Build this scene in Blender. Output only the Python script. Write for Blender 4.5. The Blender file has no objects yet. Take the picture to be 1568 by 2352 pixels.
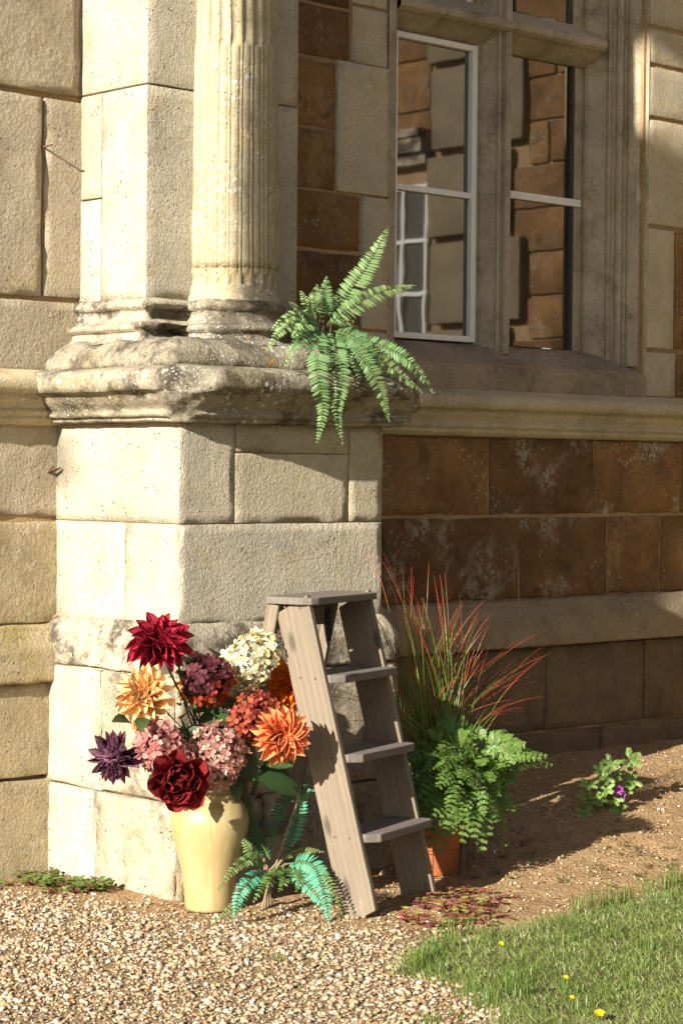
import bpy, bmesh, math, random
import numpy as np
from mathutils import Vector, Matrix, noise, Quaternion

random.seed(7)
rng = np.random.default_rng(7)
scene = bpy.context.scene
R = math.radians
# world axes: X runs along the house wall, Y goes into the wall, Z is up (metres);
# the origin is the front left foot of the pier.

# ------------------------------------------------------------------ camera
FPX, CW, CH = 5000.0, 1568.0, 2352.0
CAM = Vector((-4.56, -5.685, 1.44))
YAW, PITCH, ROLL = R(47), math.atan(96 / 5000), R(0.5)
f0 = Vector((math.cos(YAW), math.sin(YAW), 0)); r0 = Vector((math.sin(YAW), -math.cos(YAW), 0)); z0 = Vector((0, 0, 1))
FWD = f0 * math.cos(PITCH) - z0 * math.sin(PITCH)
u1_ = z0 * math.cos(PITCH) + f0 * math.sin(PITCH)
RGT = r0 * math.cos(ROLL) + u1_ * math.sin(ROLL)
UPV = u1_ * math.cos(ROLL) - r0 * math.sin(ROLL)
cam_data = bpy.data.cameras.new("camera")
cam = bpy.data.objects.new("camera", cam_data)
scene.collection.objects.link(cam)
M3 = Matrix((RGT, UPV, -FWD)).transposed()
cam.matrix_world = Matrix.Translation(CAM) @ M3.to_4x4()
cam_data.sensor_fit = 'HORIZONTAL'; cam_data.sensor_width = 24.0
cam_data.lens = FPX / CW * 24.0
cam_data.clip_start = 0.1; cam_data.clip_end = 500
scene.camera = cam

# ------------------------------------------------------------------ sky, sun, exposure
SUN_PHI, SUN_EL = R(12.2), R(22.5)      # travels along +X, slightly into the wall
SUN_DIR = Vector((math.cos(SUN_PHI) * math.cos(SUN_EL), math.sin(SUN_PHI) * math.cos(SUN_EL), -math.sin(SUN_EL)))
world = bpy.data.worlds.new("World"); scene.world = world; world.use_nodes = True
wn = world.node_tree.nodes; wl = world.node_tree.links
bg = wn.get("Background") or wn.new("ShaderNodeBackground")
sky = wn.new("ShaderNodeTexSky"); sky.sky_type = 'NISHITA'; sky.sun_disc = False
sky.sun_elevation = SUN_EL; sky.sun_rotation = math.atan2(-SUN_DIR.x, -SUN_DIR.y)
sky.air_density = 1.0; sky.dust_density = 1.5
wl.new(sky.outputs[0], bg.inputs[0]); bg.inputs[1].default_value = 0.05
sd = bpy.data.lights.new("sun", 'SUN'); sd.energy = 5.0; sd.angle = R(0.4); sd.color = (1.0, 0.935, 0.83)
sun = bpy.data.objects.new("sun", sd); scene.collection.objects.link(sun)
sun.location = (-8, -6, 8)
sun.rotation_euler = SUN_DIR.to_track_quat('-Z', 'Y').to_euler()
scene.view_settings.view_transform = 'Standard'
try: scene.view_settings.look = 'None'
except Exception: pass
scene.view_settings.gamma = 1.0; scene.view_settings.use_curve_mapping = False
scene.view_settings.exposure = 1.36
scene.render.engine = 'CYCLES'
scene.cycles.max_bounces = 8

# ------------------------------------------------------------------ measuring helpers (photo point -> place on a known plane)
def ray(x, y): return FWD * FPX + RGT * (x - CW / 2) - UPV * (y - CH / 2)
def on(x, y, ax, v):
    d = ray(x, y); return CAM + d * ((v - CAM[ax]) / d[ax])
def atn(x, y, n): return on(x, y, 1, n)
def atz(x, y, z=0.0): return on(x, y, 2, z)
def atu(x, y, u): return on(x, y, 0, u)

# ------------------------------------------------------------------ object helpers
WORG = {}
def link(o): scene.collection.objects.link(o); return o
def tag(o, label=None, cat=None, group=None, kind=None):
    if label: o['label'] = label
    if cat: o['category'] = cat
    if group: o['group'] = group
    if kind: o['kind'] = kind
    return o
def thing(name, label, cat, loc=(0, 0, 0), group=None):
    o = link(bpy.data.objects.new(name, None)); o.location = loc; o.empty_display_size = .1
    WORG[o.name] = Vector(loc)
    return tag(o, label, cat, group)
def parent_to(o, p):
    o.parent = p; WORG[o.name] = WORG[p.name].copy()
def mk(name, V, Fc, m, parent=None, smooth=False, cols=None):
    """mesh from world-space vertices; its origin sits at its parent's origin"""
    V = np.asarray(V, dtype=np.float64).reshape(-1, 3)
    if parent is not None: V = V - np.array(WORG[parent.name])
    me = bpy.data.meshes.new(name)
    if isinstance(Fc, np.ndarray):
        k = Fc.shape[1]; nf = len(Fc)
        me.vertices.add(len(V)); me.vertices.foreach_set("co", V.astype(np.float32).ravel())
        me.loops.add(nf * k); me.loops.foreach_set("vertex_index", Fc.astype(np.int32).ravel())
        me.polygons.add(nf); me.polygons.foreach_set("loop_start", np.arange(0, nf * k, k, dtype=np.int32))
        me.update(calc_edges=True)
    else:
        me.from_pydata([tuple(v) for v in V], [], Fc); me.update()
    if smooth: me.polygons.foreach_set("use_smooth", np.ones(len(me.polygons), dtype=bool))
    if cols is not None:
        ca = me.color_attributes.new("tint", 'FLOAT_COLOR', 'POINT')
        c = np.ones((len(V), 4), dtype=np.float32); c[:, :3] = cols
        ca.data.foreach_set("color", c.ravel())
    me.validate()
    if m: me.materials.append(m)
    o = link(bpy.data.objects.new(name, me))
    if parent is not None: parent_to(o, parent)
    else: WORG[o.name] = Vector((0, 0, 0))
    return o

# ------------------------------------------------------------------ materials
class Mat:
    def __init__(s, name):
        s.m = bpy.data.materials.new(name); s.m.use_nodes = True
        s.t = s.m.node_tree; s.t.nodes.clear()
        s.out = s.t.nodes.new("ShaderNodeOutputMaterial")
    def n(s, typ, inp=None, **kw):
        nd = s.t.nodes.new("ShaderNode" + typ)
        for k, v in kw.items(): setattr(nd, k, v)
        for k, v in (inp or {}).items(): s.set(nd.inputs[k], v)
        return nd
    def set(s, sock, v):
        if hasattr(v, 'is_output'): s.t.links.new(v, sock)
        elif isinstance(v, bpy.types.Node): s.t.links.new(v.outputs[0], sock)
        else:
            if sock.type == 'RGBA' and len(v) == 3: v = (*v, 1)
            sock.default_value = v
    def noise(s, vec, scale, detail=4, rough=.55, dist=0):
        return s.n("TexNoise", {"Vector": vec, "Scale": scale, "Detail": detail, "Roughness": rough, "Distortion": dist}).outputs[0]
    def vor(s, vec, scale, rand=1.0, out=0):
        return s.n("TexVoronoi", {"Vector": vec, "Scale": scale, "Randomness": rand}).outputs[out]
    def ss(s, v, a, b):
        return s.n("MapRange", {"Value": v, "From Min": a, "From Max": b}, interpolation_type='SMOOTHSTEP').outputs[0]
    def math(s, op, a, b=0.0):
        return s.n("Math", {0: a, 1: b}, operation=op).outputs[0]
    def mix(s, f, a, b, mode='MIX'):
        nd = s.n("Mix", data_type='RGBA', blend_type=mode)
        s.set(nd.inputs[0], f); s.set(nd.inputs[6], a); s.set(nd.inputs[7], b)
        return nd.outputs[2]
    def pos(s): return s.n("NewGeometry").outputs["Position"]
    def rnd(s): return s.n("ObjectInfo").outputs["Random"]
    def vadd(s, a, b):
        nd = s.n("VectorMath", operation='ADD'); s.set(nd.inputs[0], a); s.set(nd.inputs[1], b); return nd.outputs[0]
    def vmul(s, a, b):
        nd = s.n("VectorMath", operation='MULTIPLY'); s.set(nd.inputs[0], a); s.set(nd.inputs[1], b); return nd.outputs[0]
    def bump(s, h, strength=.5, dist=.01, normal=None):
        i = {"Height": h, "Strength": strength, "Distance": dist}
        if normal is not None: i["Normal"] = normal
        return s.n("Bump", i).outputs[0]
    def bsdf(s, col, rough=.8, spec=.3, normal=None, **extra):
        i = {"Base Color": col, "Roughness": rough, "Specular IOR Level": spec}
        if normal is not None: i["Normal"] = normal
        i.update(extra)
        b = s.n("BsdfPrincipled", i)
        s.t.links.new(b.outputs[0], s.out.inputs[0]); return b
    def leafy(s, col, rough=.5, spec=.3, trans=.3, tcol=None, normal=None):
        b = s.bsdf(col, rough, spec, normal)
        t = s.n("BsdfTranslucent", {"Color": tcol if tcol is not None else col})
        mx = s.n("MixShader", {0: trans}); s.t.links.new(b.outputs[0], mx.inputs[1]); s.t.links.new(t.outputs[0], mx.inputs[2])
        s.t.links.new(mx.outputs[0], s.out.inputs[0]); return b

def stone_mat(name, c1, c2, stain, stain_amt=.35, white=.3, dark=.25, orange=0.0, bump=.6, per=.10, green=0.0, patch=0.0, fine=110):
    k = Mat(name); p = k.pos(); r = k.rnd()
    off = k.n("CombineXYZ", {0: k.math('MULTIPLY', r, 7.0), 1: k.math('MULTIPLY', r, 3.0), 2: k.math('MULTIPLY', r, 5.0)}).outputs[0]
    v = k.vadd(p, off)
    col = k.mix(k.ss(k.noise(v, 3.2, 6, .6), .35, .65), c1, c2)
    col = k.mix(k.math('MULTIPLY', k.ss(k.noise(v, 7, 7, .68, .6), .5, .72), stain_amt), col, stain)
    # streaks of weathering that run down the face
    st = k.noise(k.vmul(v, (9, 9, 1.3)), 1.0, 5, .6)
    col = k.mix(k.math('MULTIPLY', k.ss(st, .52, .75), stain_amt * .5), col, stain)
    if dark > 0:
        dk = k.math('MULTIPLY', k.ss(k.noise(v, 5.3, 9, .75), .50 if dark < .9 else .455, .66 if dark < .9 else .60), dark)
        col = k.mix(dk, col, (.085, .070, .052))
    if green > 0:
        gk = k.math('MULTIPLY', k.ss(k.noise(v, 2.6, 7, .65), .48, .7), green)
        col = k.mix(gk, col, (.26, .215, .055))
    if patch > 0:      # broad crusty pale lichen
        pk = k.math('MULTIPLY', k.ss(k.noise(v, 4.2, 3, .5), .5, .66), k.ss(k.noise(v, 24, 10, .82), .485, .515))
        col = k.mix(k.math('MULTIPLY', pk, patch), col, (.40, .36, .27))
    if white > 0:      # round lichen spots
        spot = k.ss(k.vor(k.vadd(v, k.vmul(k.n("TexNoise", {"Vector": v, "Scale": 60.0}).outputs[1], (.012, .012, .012))), 34), .32, .22)
        wk = k.math('MULTIPLY', spot, k.ss(k.noise(v, 4.5, 4, .6), .5, .64))
        col = k.mix(k.math('MULTIPLY', wk, white), col, (.62, .60, .54))
        spot2 = k.ss(k.vor(v, 95), .3, .2)
        wk2 = k.math('MULTIPLY', spot2, k.ss(k.noise(v, 6.5, 4, .6), .5, .62))
        col = k.mix(k.math('MULTIPLY', wk2, white), col, (.66, .64, .58))
    if orange > 0:
        ok = k.math('MULTIPLY', k.ss(k.noise(v, 14, 5, .6), .62, .72), k.ss(k.noise(v, 2.1, 2), .5, .6))
        col = k.mix(k.math('MULTIPLY', ok, orange), col, (.50, .27, .045))
    sp = k.noise(v, 140, 3, .7)
    col = k.mix(1.0, col, k.n("MapRange", {"Value": sp, "From Min": .3, "From Max": .7, "To Min": .72, "To Max": 1.18}).outputs[0], 'MULTIPLY')
    br = k.n("MapRange", {"Value": r, "To Min": 1 - per, "To Max": 1 + per}).outputs[0]
    col = k.mix(1.0, col, br, 'MULTIPLY')
    h1 = k.noise(v, k.math('MULTIPLY', k.math('ADD', k.math('MULTIPLY', r, .7), .65), fine), 5, .65)
    tool = k.noise(k.vmul(v, (75, 75, 22)), 1.0, 3, .6)
    pits = k.ss(k.vor(k.vadd(v, k.vmul(k.n("TexNoise", {"Vector": v, "Scale": 40.0}).outputs[1], (.02, .02, .02))), 48), .24, .0)
    pmask = k.ss(k.noise(v, 9, 3), .45, .62)
    h = k.math('SUBTRACT', k.math('MULTIPLY', h1, .50), k.math('MULTIPLY', k.math('MULTIPLY', pits, pmask), 1.0))
    h = k.math('ADD', h, k.math('ADD', k.math('MULTIPLY', k.noise(v, 28, 6, .7), .36), k.math('MULTIPLY', k.math('MULTIPLY', tool, k.ss(k.noise(v, 2.4, 3), .45, .6)), .35)))
    nrm = k.bump(h, k.math('MULTIPLY', k.math('ADD', k.math('MULTIPLY', r, .45), .72), bump), .014)
    k.bsdf(col, .92, .15, nrm)
    return k.m

M = {}
M['lime']     = stone_mat("cream_limestone", (.50, .445, .335), (.40, .36, .275), (.38, .29, .15), .5, .12, .22, bump=1.0, per=.06)
M['lime_y']   = stone_mat("yellow_limestone", (.46, .405, .29), (.37, .32, .225), (.35, .275, .13), .45, .10, .15, bump=1.0, per=.05)
M['lime_rough'] = stone_mat("rough_limestone", (.42, .35, .245), (.34, .285, .205), (.33, .235, .11), .55, .25, .25, green=.0, bump=1.0, per=.10, fine=70)
M['lime_moss'] = stone_mat("mossy_limestone", (.42, .34, .21), (.33, .27, .17), (.31, .225, .08), .5, .25, .35, green=.65, bump=1.0, per=.1, fine=70)
M['lime_grey'] = stone_mat("grey_weathered_limestone", (.44, .385, .29), (.34, .295, .22), (.27, .195, .10), .75, .5, 1.0, orange=.12, bump=1.0, per=.05)
M['lime_stain'] = stone_mat('stained_plinth_stone', (.47, .405, .295), (.38, .325, .235), (.25, .18, .10), .9, .30, .78, orange=.15, bump=1.0, per=.06)
M['mould']    = stone_mat("weathered_moulding", (.35, .305, .22), (.245, .22, .165), (.22, .165, .075), .5, .8, .95, orange=.6, green=.35, bump=1.0, per=.05, fine=80)
M['capband']  = stone_mat("ochre_moulding", (.52, .44, .28), (.43, .36, .235), (.40, .30, .11), .5, .5, .22, orange=.6, green=.3, bump=.7, per=.05)
M['column']   = stone_mat("lichened_column", (.48, .41, .275), (.39, .335, .225), (.37, .27, .11), .6, 1.0, .28, orange=.3, bump=.9, per=.02)
M['iron']     = stone_mat("brown_ironstone", (.235, .125, .048), (.155, .080, .032), (.075, .042, .022), .8, .22, .5, bump=.9, per=.32, patch=.18)
M['iron_l']   = stone_mat("lichened_ironstone", (.225, .12, .048), (.15, .080, .035), (.08, .046, .024), .8, .28, .5, bump=.9, per=.30, patch=.85)
M['quoin_far'] = stone_mat('far_quoin', (.21, .17, .11), (.17, .135, .09), (.24, .17, .09), .45, .1, .2, bump=.4, per=.06)
M['quoin']    = stone_mat("grey_quoin", (.48, .41, .285), (.39, .345, .26), (.40, .275, .12), .5, .10, .10, bump=.4, per=.07)
M['jamb']     = stone_mat("window_jamb_stone", (.45, .375, .265), (.35, .295, .21), (.25, .18, .10), .6, .15, .45, bump=.7, per=.05)
M['sill']     = stone_mat("stained_sill", (.35, .27, .18), (.26, .205, .145), (.18, .135, .09), .6, .40, .5, bump=.9, per=.04)
M['plinthd']  = stone_mat("dark_plinth_stone", (.17, .118, .066), (.12, .085, .052), (.075, .055, .04), .6, .06, .35, bump=.6, per=.12)  # dark brown stone for the lowest courses of the right wall
M['mortar']   = stone_mat("ochre_mortar", (.36, .25, .14), (.29, .19, .10), (.20, .135, .075), .4, .0, .2, bump=.8, per=.0)

def wood_mat(name, ca, cb, cc, bumpk=.4):
    k = Mat(name); tc = k.n("TexCoord").outputs["Object"]; r = k.rnd()
    off = k.n("CombineXYZ", {0: k.math('MULTIPLY', r, 9.0), 1: k.math('MULTIPLY', r, 4.0), 2: k.math('MULTIPLY', r, 6.0)}).outputs[0]
    v = k.vadd(tc, off)
    g = k.noise(k.vmul(v, (2.2, 75, 75)), 1.0, 6, .62, .4)
    g2 = k.noise(k.vmul(v, (9, 260, 260)), 1.0, 4, .6)
    rings = k.n("TexWave", {"Vector": k.vmul(v, (.55, 14, 14)), "Scale": 1.0, "Distortion": 4.0, "Detail": 3.0, "Detail Scale": 1.2}, bands_direction='Y').outputs[1]
    col = k.mix(k.ss(g, .3, .7), ca, cb)
    col = k.mix(k.math('MULTIPLY', k.ss(rings, .55, .95), .25), col, cc)
    col = k.mix(k.math('MULTIPLY', k.ss(g2, .55, .75), .5), col, cc)
    bl = k.noise(v, 5, 5, .6)
    col = k.mix(k.math('MULTIPLY', k.ss(bl, .5, .75), .4), col, cb)
    kn = k.vor(k.vmul(v, (3.2, 9, 9)), 1.0)
    col = k.mix(k.math('MULTIPLY', k.ss(kn, .16, .05), .7), col, tuple(x * .45 for x in cc))
    col = k.mix(k.math('MULTIPLY', k.ss(k.noise(v, 11, 7, .7), .56, .7), .45), col, tuple(min(1, x * 1.25) for x in ca))
    h = k.math('ADD', k.math('MULTIPLY', g, .6), k.math('MULTIPLY', g2, .6))
    k.bsdf(col, .78, .25, k.bump(h, bumpk, .004)); return k.m
M['wood'] = wood_mat("weathered_ladder_wood", (.205, .165, .116), (.16, .128, .092), (.095, .074, .053))
M['wood_tread'] = wood_mat("grey_tread_wood", (.175, .15, .126), (.135, .115, .098), (.085, .072, .06))

def paint(name, c, rough=.4):
    k = Mat(name); p = k.pos()
    col = k.mix(k.math('MULTIPLY', k.ss(k.noise(p, 40, 6, .7), .5, .75), .45), c, tuple(x * .55 for x in c))
    k.bsdf(col, rough, .4, k.bump(k.noise(p, 130, 4), .25, .003)); return k.m
M['white'] = paint("flaking_white_paint", (.72, .71, .68))
M['lead'] = paint("dark_lead_gap", (.035, .032, .03), .7)
M['iron_nail'] = paint("rusty_nail", (.12, .06, .035), .7)
M['wire'] = paint("grey_wire", (.09, .092, .095), .5)
k = Mat("old_window_glass"); p = k.pos()
gb = k.bump(k.noise(k.vmul(p, (1, 1, .7)), 3.5, 2, .5), .020, .02)
dust = k.math('MULTIPLY', k.ss(k.noise(p, 5, 6, .65), .35, .75), .030)
k.bsdf(k.mix(1.0, (1, .9, .75), k.math('ADD', dust, .012), 'MULTIPLY'), .025, 1.0, gb, **{"IOR": 1.75}); M['glass'] = k.m
k = Mat("far_dim_room"); k.bsdf((.075, .068, .055), .5, .3); M['far_room'] = k.m
k = Mat("dark_room"); k.bsdf((.03, .027, .024), .9, .1); M['room'] = k.m
k = Mat("yellow_glaze"); tc = k.n("TexCoord").outputs["Object"]
st = k.noise(k.vmul(tc, (48, 48, 2.2)), 1.0, 5, .65)
col = k.mix(k.ss(st, .42, .72), (.36, .275, .125), (.42, .345, .19))
col = k.mix(k.math('MULTIPLY', k.ss(k.noise(k.vmul(tc, (60, 60, 4)), 1.0, 5, .7), .54, .70), .8), col, (.40, .25, .06))
col = k.mix(k.math('MULTIPLY', k.ss(k.noise(tc, 9, 5, .6), .55, .75), .35), col, (.46, .33, .12))
k.bsdf(col, .40, .45, k.bump(k.noise(k.vmul(tc, (14, 14, 60)), 1.0, 3), .08, .004), **{"Coat Weight": .15, "Coat Roughness": .12}); M['glaze'] = k.m
k = Mat("terracotta"); p = k.pos()
col = k.mix(k.ss(k.noise(p, 12, 6, .6), .35, .7), (.42, .13, .04), (.33, .11, .045))
k.bsdf(col, .75, .25, k.bump(k.noise(p, 90, 4), .2, .004)); M['terra'] = k.m

def tint_mat(name, rough=.6, spec=.25, trans=0.0, vary=.0, bumpk=0.0, veins=False):
    k = Mat(name); c = k.n("VertexColor", layer_name="tint").outputs[0]
    if vary:
        br = k.n("MapRange", {"Value": k.rnd(), "To Min": 1 - vary, "To Max": 1 + vary}).outputs[0]
        c = k.mix(1.0, c, br, 'MULTIPLY')
    if veins:
        tc = k.n("TexCoord").outputs["Object"]
        vn = k.n("MapRange", {"Value": k.noise(k.vmul(tc, (2.5, 42, 2)), 1.0, 3, .6), "From Min": .3, "From Max": .7, "To Min": .70, "To Max": 1.2}).outputs[0]
        c = k.mix(1.0, c, vn, 'MULTIPLY')
    nr = k.bump(k.noise(k.pos(), bumpk, 3), .35, .004) if bumpk else None
    if trans: k.leafy(c, rough, spec, trans, normal=nr)
    else: k.bsdf(c, rough, spec, nr)
    return k.m
M['pebble'] = tint_mat("pebbles", .7, .25, bumpk=260)
M['grass'] = tint_mat("grass_blades", .45, .35, .35)
M['blade'] = tint_mat("red_tipped_blades", .4, .35, .30)
M['leaf'] = tint_mat("green_leaves", .45, .4, .30, vary=.12)
M['fakefern'] = tint_mat("silk_fern", .5, .25, .22, vary=.08)
M['petal'] = tint_mat("silk_petals", .65, .15, .34, vary=.22, veins=True)
M['treeleaf'] = tint_mat("tree_leaves", .5, .3, .15)
k = Mat("bark"); p = k.pos()
k.bsdf(k.mix(k.ss(k.noise(p, 8, 6, .7), .35, .7), (.12, .085, .06), (.07, .05, .035)), .9, .1, k.bump(k.noise(k.vmul(p, (30, 30, 6)), 1.0, 5), .8, .03)); M['bark'] = k.m

k = Mat("garden_ground"); p = k.pos(); c = k.n("VertexColor", layer_name="tint").outputs[0]
mott = k.n("MapRange", {"Value": k.noise(p, 26, 8, .7), "From Min": .3, "From Max": .7, "To Min": .68, "To Max": 1.22}).outputs[0]
col = k.mix(1.0, c, mott, 'MULTIPLY')
col = k.mix(k.math('MULTIPLY', k.ss(k.vor(p, 70), .34, .24), k.ss(k.noise(p, 5, 4), .45, .6)), col, k.mix(.6, c, (.48, .39, .27)))
h = k.math('ADD', k.math('MULTIPLY', k.noise(p, 30, 7, .65), .9), k.math('MULTIPLY', k.ss(k.vor(p, 55), .5, .1), .35))
k.bsdf(col, .95, .1, k.bump(h, .8, .018)); M['ground'] = k.m

# ------------------------------------------------------------------ ground
def sst(a, b, x):
    t = min(1, max(0, (x - a) / (b - a))); return t * t * (3 - 2 * t)
LAWN = [(-.50, -1.95), (-.28, -1.66), (-.24, -1.47), (-.18, -1.25), (.11, -1.12), (.40, -1.11), (.72, -1.07), (1.02, -1.08), (1.40, -1.01), (1.75, -.92), (2.6, -.70), (4.2, -.5),
        (30, -.2), (30, -40), (-1.5, -40), (-1.1, -4.0)]
LA = np.array(LAWN)
def poly_sd(U, Nn):
    """signed distance to lawn outline, positive inside (vectorised)"""
    U = np.asarray(U, float); Nn = np.asarray(Nn, float)
    ins = np.zeros(U.shape, bool); dm = np.full(U.shape, 1e9)
    for i in range(len(LA)):
        a, b = LA[i], LA[(i + 1) % len(LA)]
        e = b - a; t = np.clip(((U - a[0]) * e[0] + (Nn - a[1]) * e[1]) / (e @ e), 0, 1)
        dm = np.minimum(dm, np.hypot(U - a[0] - e[0] * t, Nn - a[1] - e[1] * t))
        c = ((a[1] > Nn) != (b[1] > Nn)) & (U < (b[0] - a[0]) * (Nn - a[1]) / (b[1] - a[1] + 1e-12) + a[0])
        ins ^= c
    return np.where(ins, dm, -dm)
def gz(u, n):
    bed = .19 * sst(-.95, .62, n) * sst(.75, 2.2, u)
    return bed + .012 * noise.noise(Vector((u * 1.7, n * 1.7, 3)))
def soilness(u, n):
    """0 = loose gravel, 1 = bare soil"""
    w = .12 * noise.noise(Vector((u * 3, n * 3, 9))) + .05 * noise.noise(Vector((u * 11, n * 11, 2)))
    return sst(-.16, .40, u * .86 + (n + .75) * .36 + .0 + 1.3 * w)
def axis_grid(lo, hi, f0_, f1_, st):
    a = [lo]; x = f0_; 
    left = []; s = st; y = f0_
    while y > lo: left.append(y); y -= s; s *= 1.35
    mid = list(np.arange(f0_, f1_, st)); right = []; s = st; y = f1_
    while y < hi: right.append(y); y += s; s *= 1.35
    return np.array([lo] + sorted(set(left[1:])) + mid + right + [hi])
gu = axis_grid(-160, 160, -1.7, 4.2, .03); gn = axis_grid(-160, 120, -2.6, .75, .03)
UU, NN = np.meshgrid(gu, gn, indexing='ij')
sdl = poly_sd(UU, NN)
ZZ = np.zeros_like(UU); CC = np.zeros(UU.shape + (3,))
gravel_c = np.array((.23, .16, .09)); soil_c = np.array((.33, .215, .108)); lawn_c = np.array((.11, .115, .035))
for i in range(len(gu)):
    for j in range(len(gn)):
        u, n = gu[i], gn[j]
        if abs(u) < 6 and abs(n) < 6:
            s = soilness(u, n)
            z = gz(u, n)
            cl = noise.fractal(Vector((u * 9, n * 9, 1)), 1.0, 2.0, 4)
            z += .010 * s * cl
            z += .020 * sst(-.04, .10, sdl[i, j])
            ZZ[i, j] = z
        else: s = 0
        c = gravel_c * (1 - s) + soil_c * s
        l = sst(-.03, .05, sdl[i, j]); CC[i, j] = c * (1 - l) + lawn_c * l
nu, nn_ = UU.shape
idx = np.arange(nu * nn_).reshape(nu, nn_)
Q = np.stack([idx[:-1, :-1], idx[1:, :-1], idx[1:, 1:], idx[:-1, 1:]], -1).reshape(-1, 4)
g = mk("ground", np.stack([UU, NN, ZZ], -1), Q, M['ground'], smooth=True, cols=CC.reshape(-1, 3))
tag(g, "ground of gravel, brown soil bed and lawn at the foot of the house", kind='structure')
LU0, LU1, LN0, LN1, LST = -2.4, 4.4, -3.0, .9, .02
lu = np.arange(LU0, LU1 + LST, LST); ln_ = np.arange(LN0, LN1 + LST, LST)
LUU, LNN = np.meshgrid(lu, ln_, indexing='ij'); LSD = poly_sd(LUU, LNN); LSO = np.zeros_like(LUU); LZ = np.zeros_like(LUU)
for i in range(len(lu)):
    for j in range(len(ln_)):
        so = soilness(lu[i], ln_[j]); LSO[i, j] = so
        LZ[i, j] = gz(lu[i], ln_[j]) + .010 * so * noise.fractal(Vector((lu[i] * 9, ln_[j] * 9, 1)), 1.0, 2.0, 4) + .02 * sst(-.04, .10, LSD[i, j])
def look(A, u, n):
    """bilinear look-up of a ground map"""
    x = np.clip((np.asarray(u) - LU0) / LST, 0, len(lu) - 1.001); y = np.clip((np.asarray(n) - LN0) / LST, 0, len(ln_) - 1.001)
    i = x.astype(int); j = y.astype(int); a = x - i; b = y - j
    return (A[i, j] * (1 - a) + A[i + 1, j] * a) * (1 - b) + (A[i, j + 1] * (1 - a) + A[i + 1, j + 1] * a) * b
def gnd(u, n): return float(look(LZ, u, n))

# ------------------------------------------------------------------ stone builders
def axis_pts(lo, hi, step, r):
    L = hi - lo; r = min(r, L * .3); k = max(1, int(round((L - 2 * r) / step)))
    return [lo, lo + r * .35] + [lo + r + (L - 2 * r) * i / k for i in range(k + 1)] + [hi - r * .35, hi]
def stone(name, u0, u1, n0, n1, zl, zh, m, parent, r=.005, amp=.002, step=.045, chip=.004, skip=('n1',), face_amp=None, label=None):
    """one building block, edges worn round and uneven"""
    ax = [axis_pts(u0, u1, step, r), axis_pts(n0, n1, max(step, (n1 - n0) / 3), r), axis_pts(zl, zh, step, r)]
    sz = [len(a) for a in ax]; ids = {}; V = []; Fs = []
    lo = Vector((u0, n0, zl)); hi = Vector((u1, n1, zh)); seed = Vector((random.random() * 50, random.random() * 50, random.random() * 50))
    fa = amp if face_amp is None else face_amp
    ctr = (lo + hi) / 2
    def vid(i, j, k_):
        key = (i, j, k_)
        if key in ids: return ids[key]
        p = Vector((ax[0][i], ax[1][j], ax[2][k_]))
        rr = [min(r, (hi[a] - lo[a]) * .3) for a in range(3)]
        q = Vector([min(max(p[a], lo[a] + rr[a]), hi[a] - rr[a]) for a in range(3)])
        d = p - q; ne = sum(1 for a in range(3) if abs(d[a]) > 1e-6)
        if d.length > 1e-6 and ne > 1: p = q + d.normalized() * r
        nv = noise.noise_vector(p * 7 + seed)
        p += nv * fa + noise.noise_vector(p * 21 + seed) * fa * .6
        if ne > 1:
            c = max(0, noise.noise(p * 8 + seed * 1.7) - .05) + .6 * max(0, noise.noise(p * 26 + seed) - .1)
            dd = d.normalized(); p -= dd * chip * 2.2 * c
        ids[key] = len(V); V.append(p); return ids[key]
    def face(a, side):
        b, c = [x for x in range(3) if x != a]
        fix = 0 if side == 0 else sz[a] - 1
        for i in range(sz[b] - 1):
            for j in range(sz[c] - 1):
                q = []
                for (di, dj) in ((0, 0), (1, 0), (1, 1), (0, 1)):
                    t = [0, 0, 0]; t[a] = fix; t[b] = i + di; t[c] = j + dj; q.append(vid(*t))
                flip = (side == 0) != (a == 1)
                Fs.append(q[::-1] if flip else q)
    nm = {'u0': (0, 0), 'u1': (0, 1), 'n0': (1, 0), 'n1': (1, 1), 'z0': (2, 0), 'z1': (2, 1)}
    for kf, (a, s_) in nm.items():
        if kf not in skip: face(a, s_)
    o = mk(name, V, Fs, m, parent, smooth=True)
    if label: o['label'] = label
    return o
def box(V, Fs, lo, hi):
    b = len(V)
    for x in (lo[0], hi[0]):
        for y in (lo[1], hi[1]):
            for z in (lo[2], hi[2]): V.append((x, y, z))
    for q in ((0, 1, 3, 2), (4, 6, 7, 5), (0, 4, 5, 1), (2, 3, 7, 6), (0, 2, 6, 4), (1, 5, 7, 3)): Fs.append([b + i for i in q])
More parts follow.
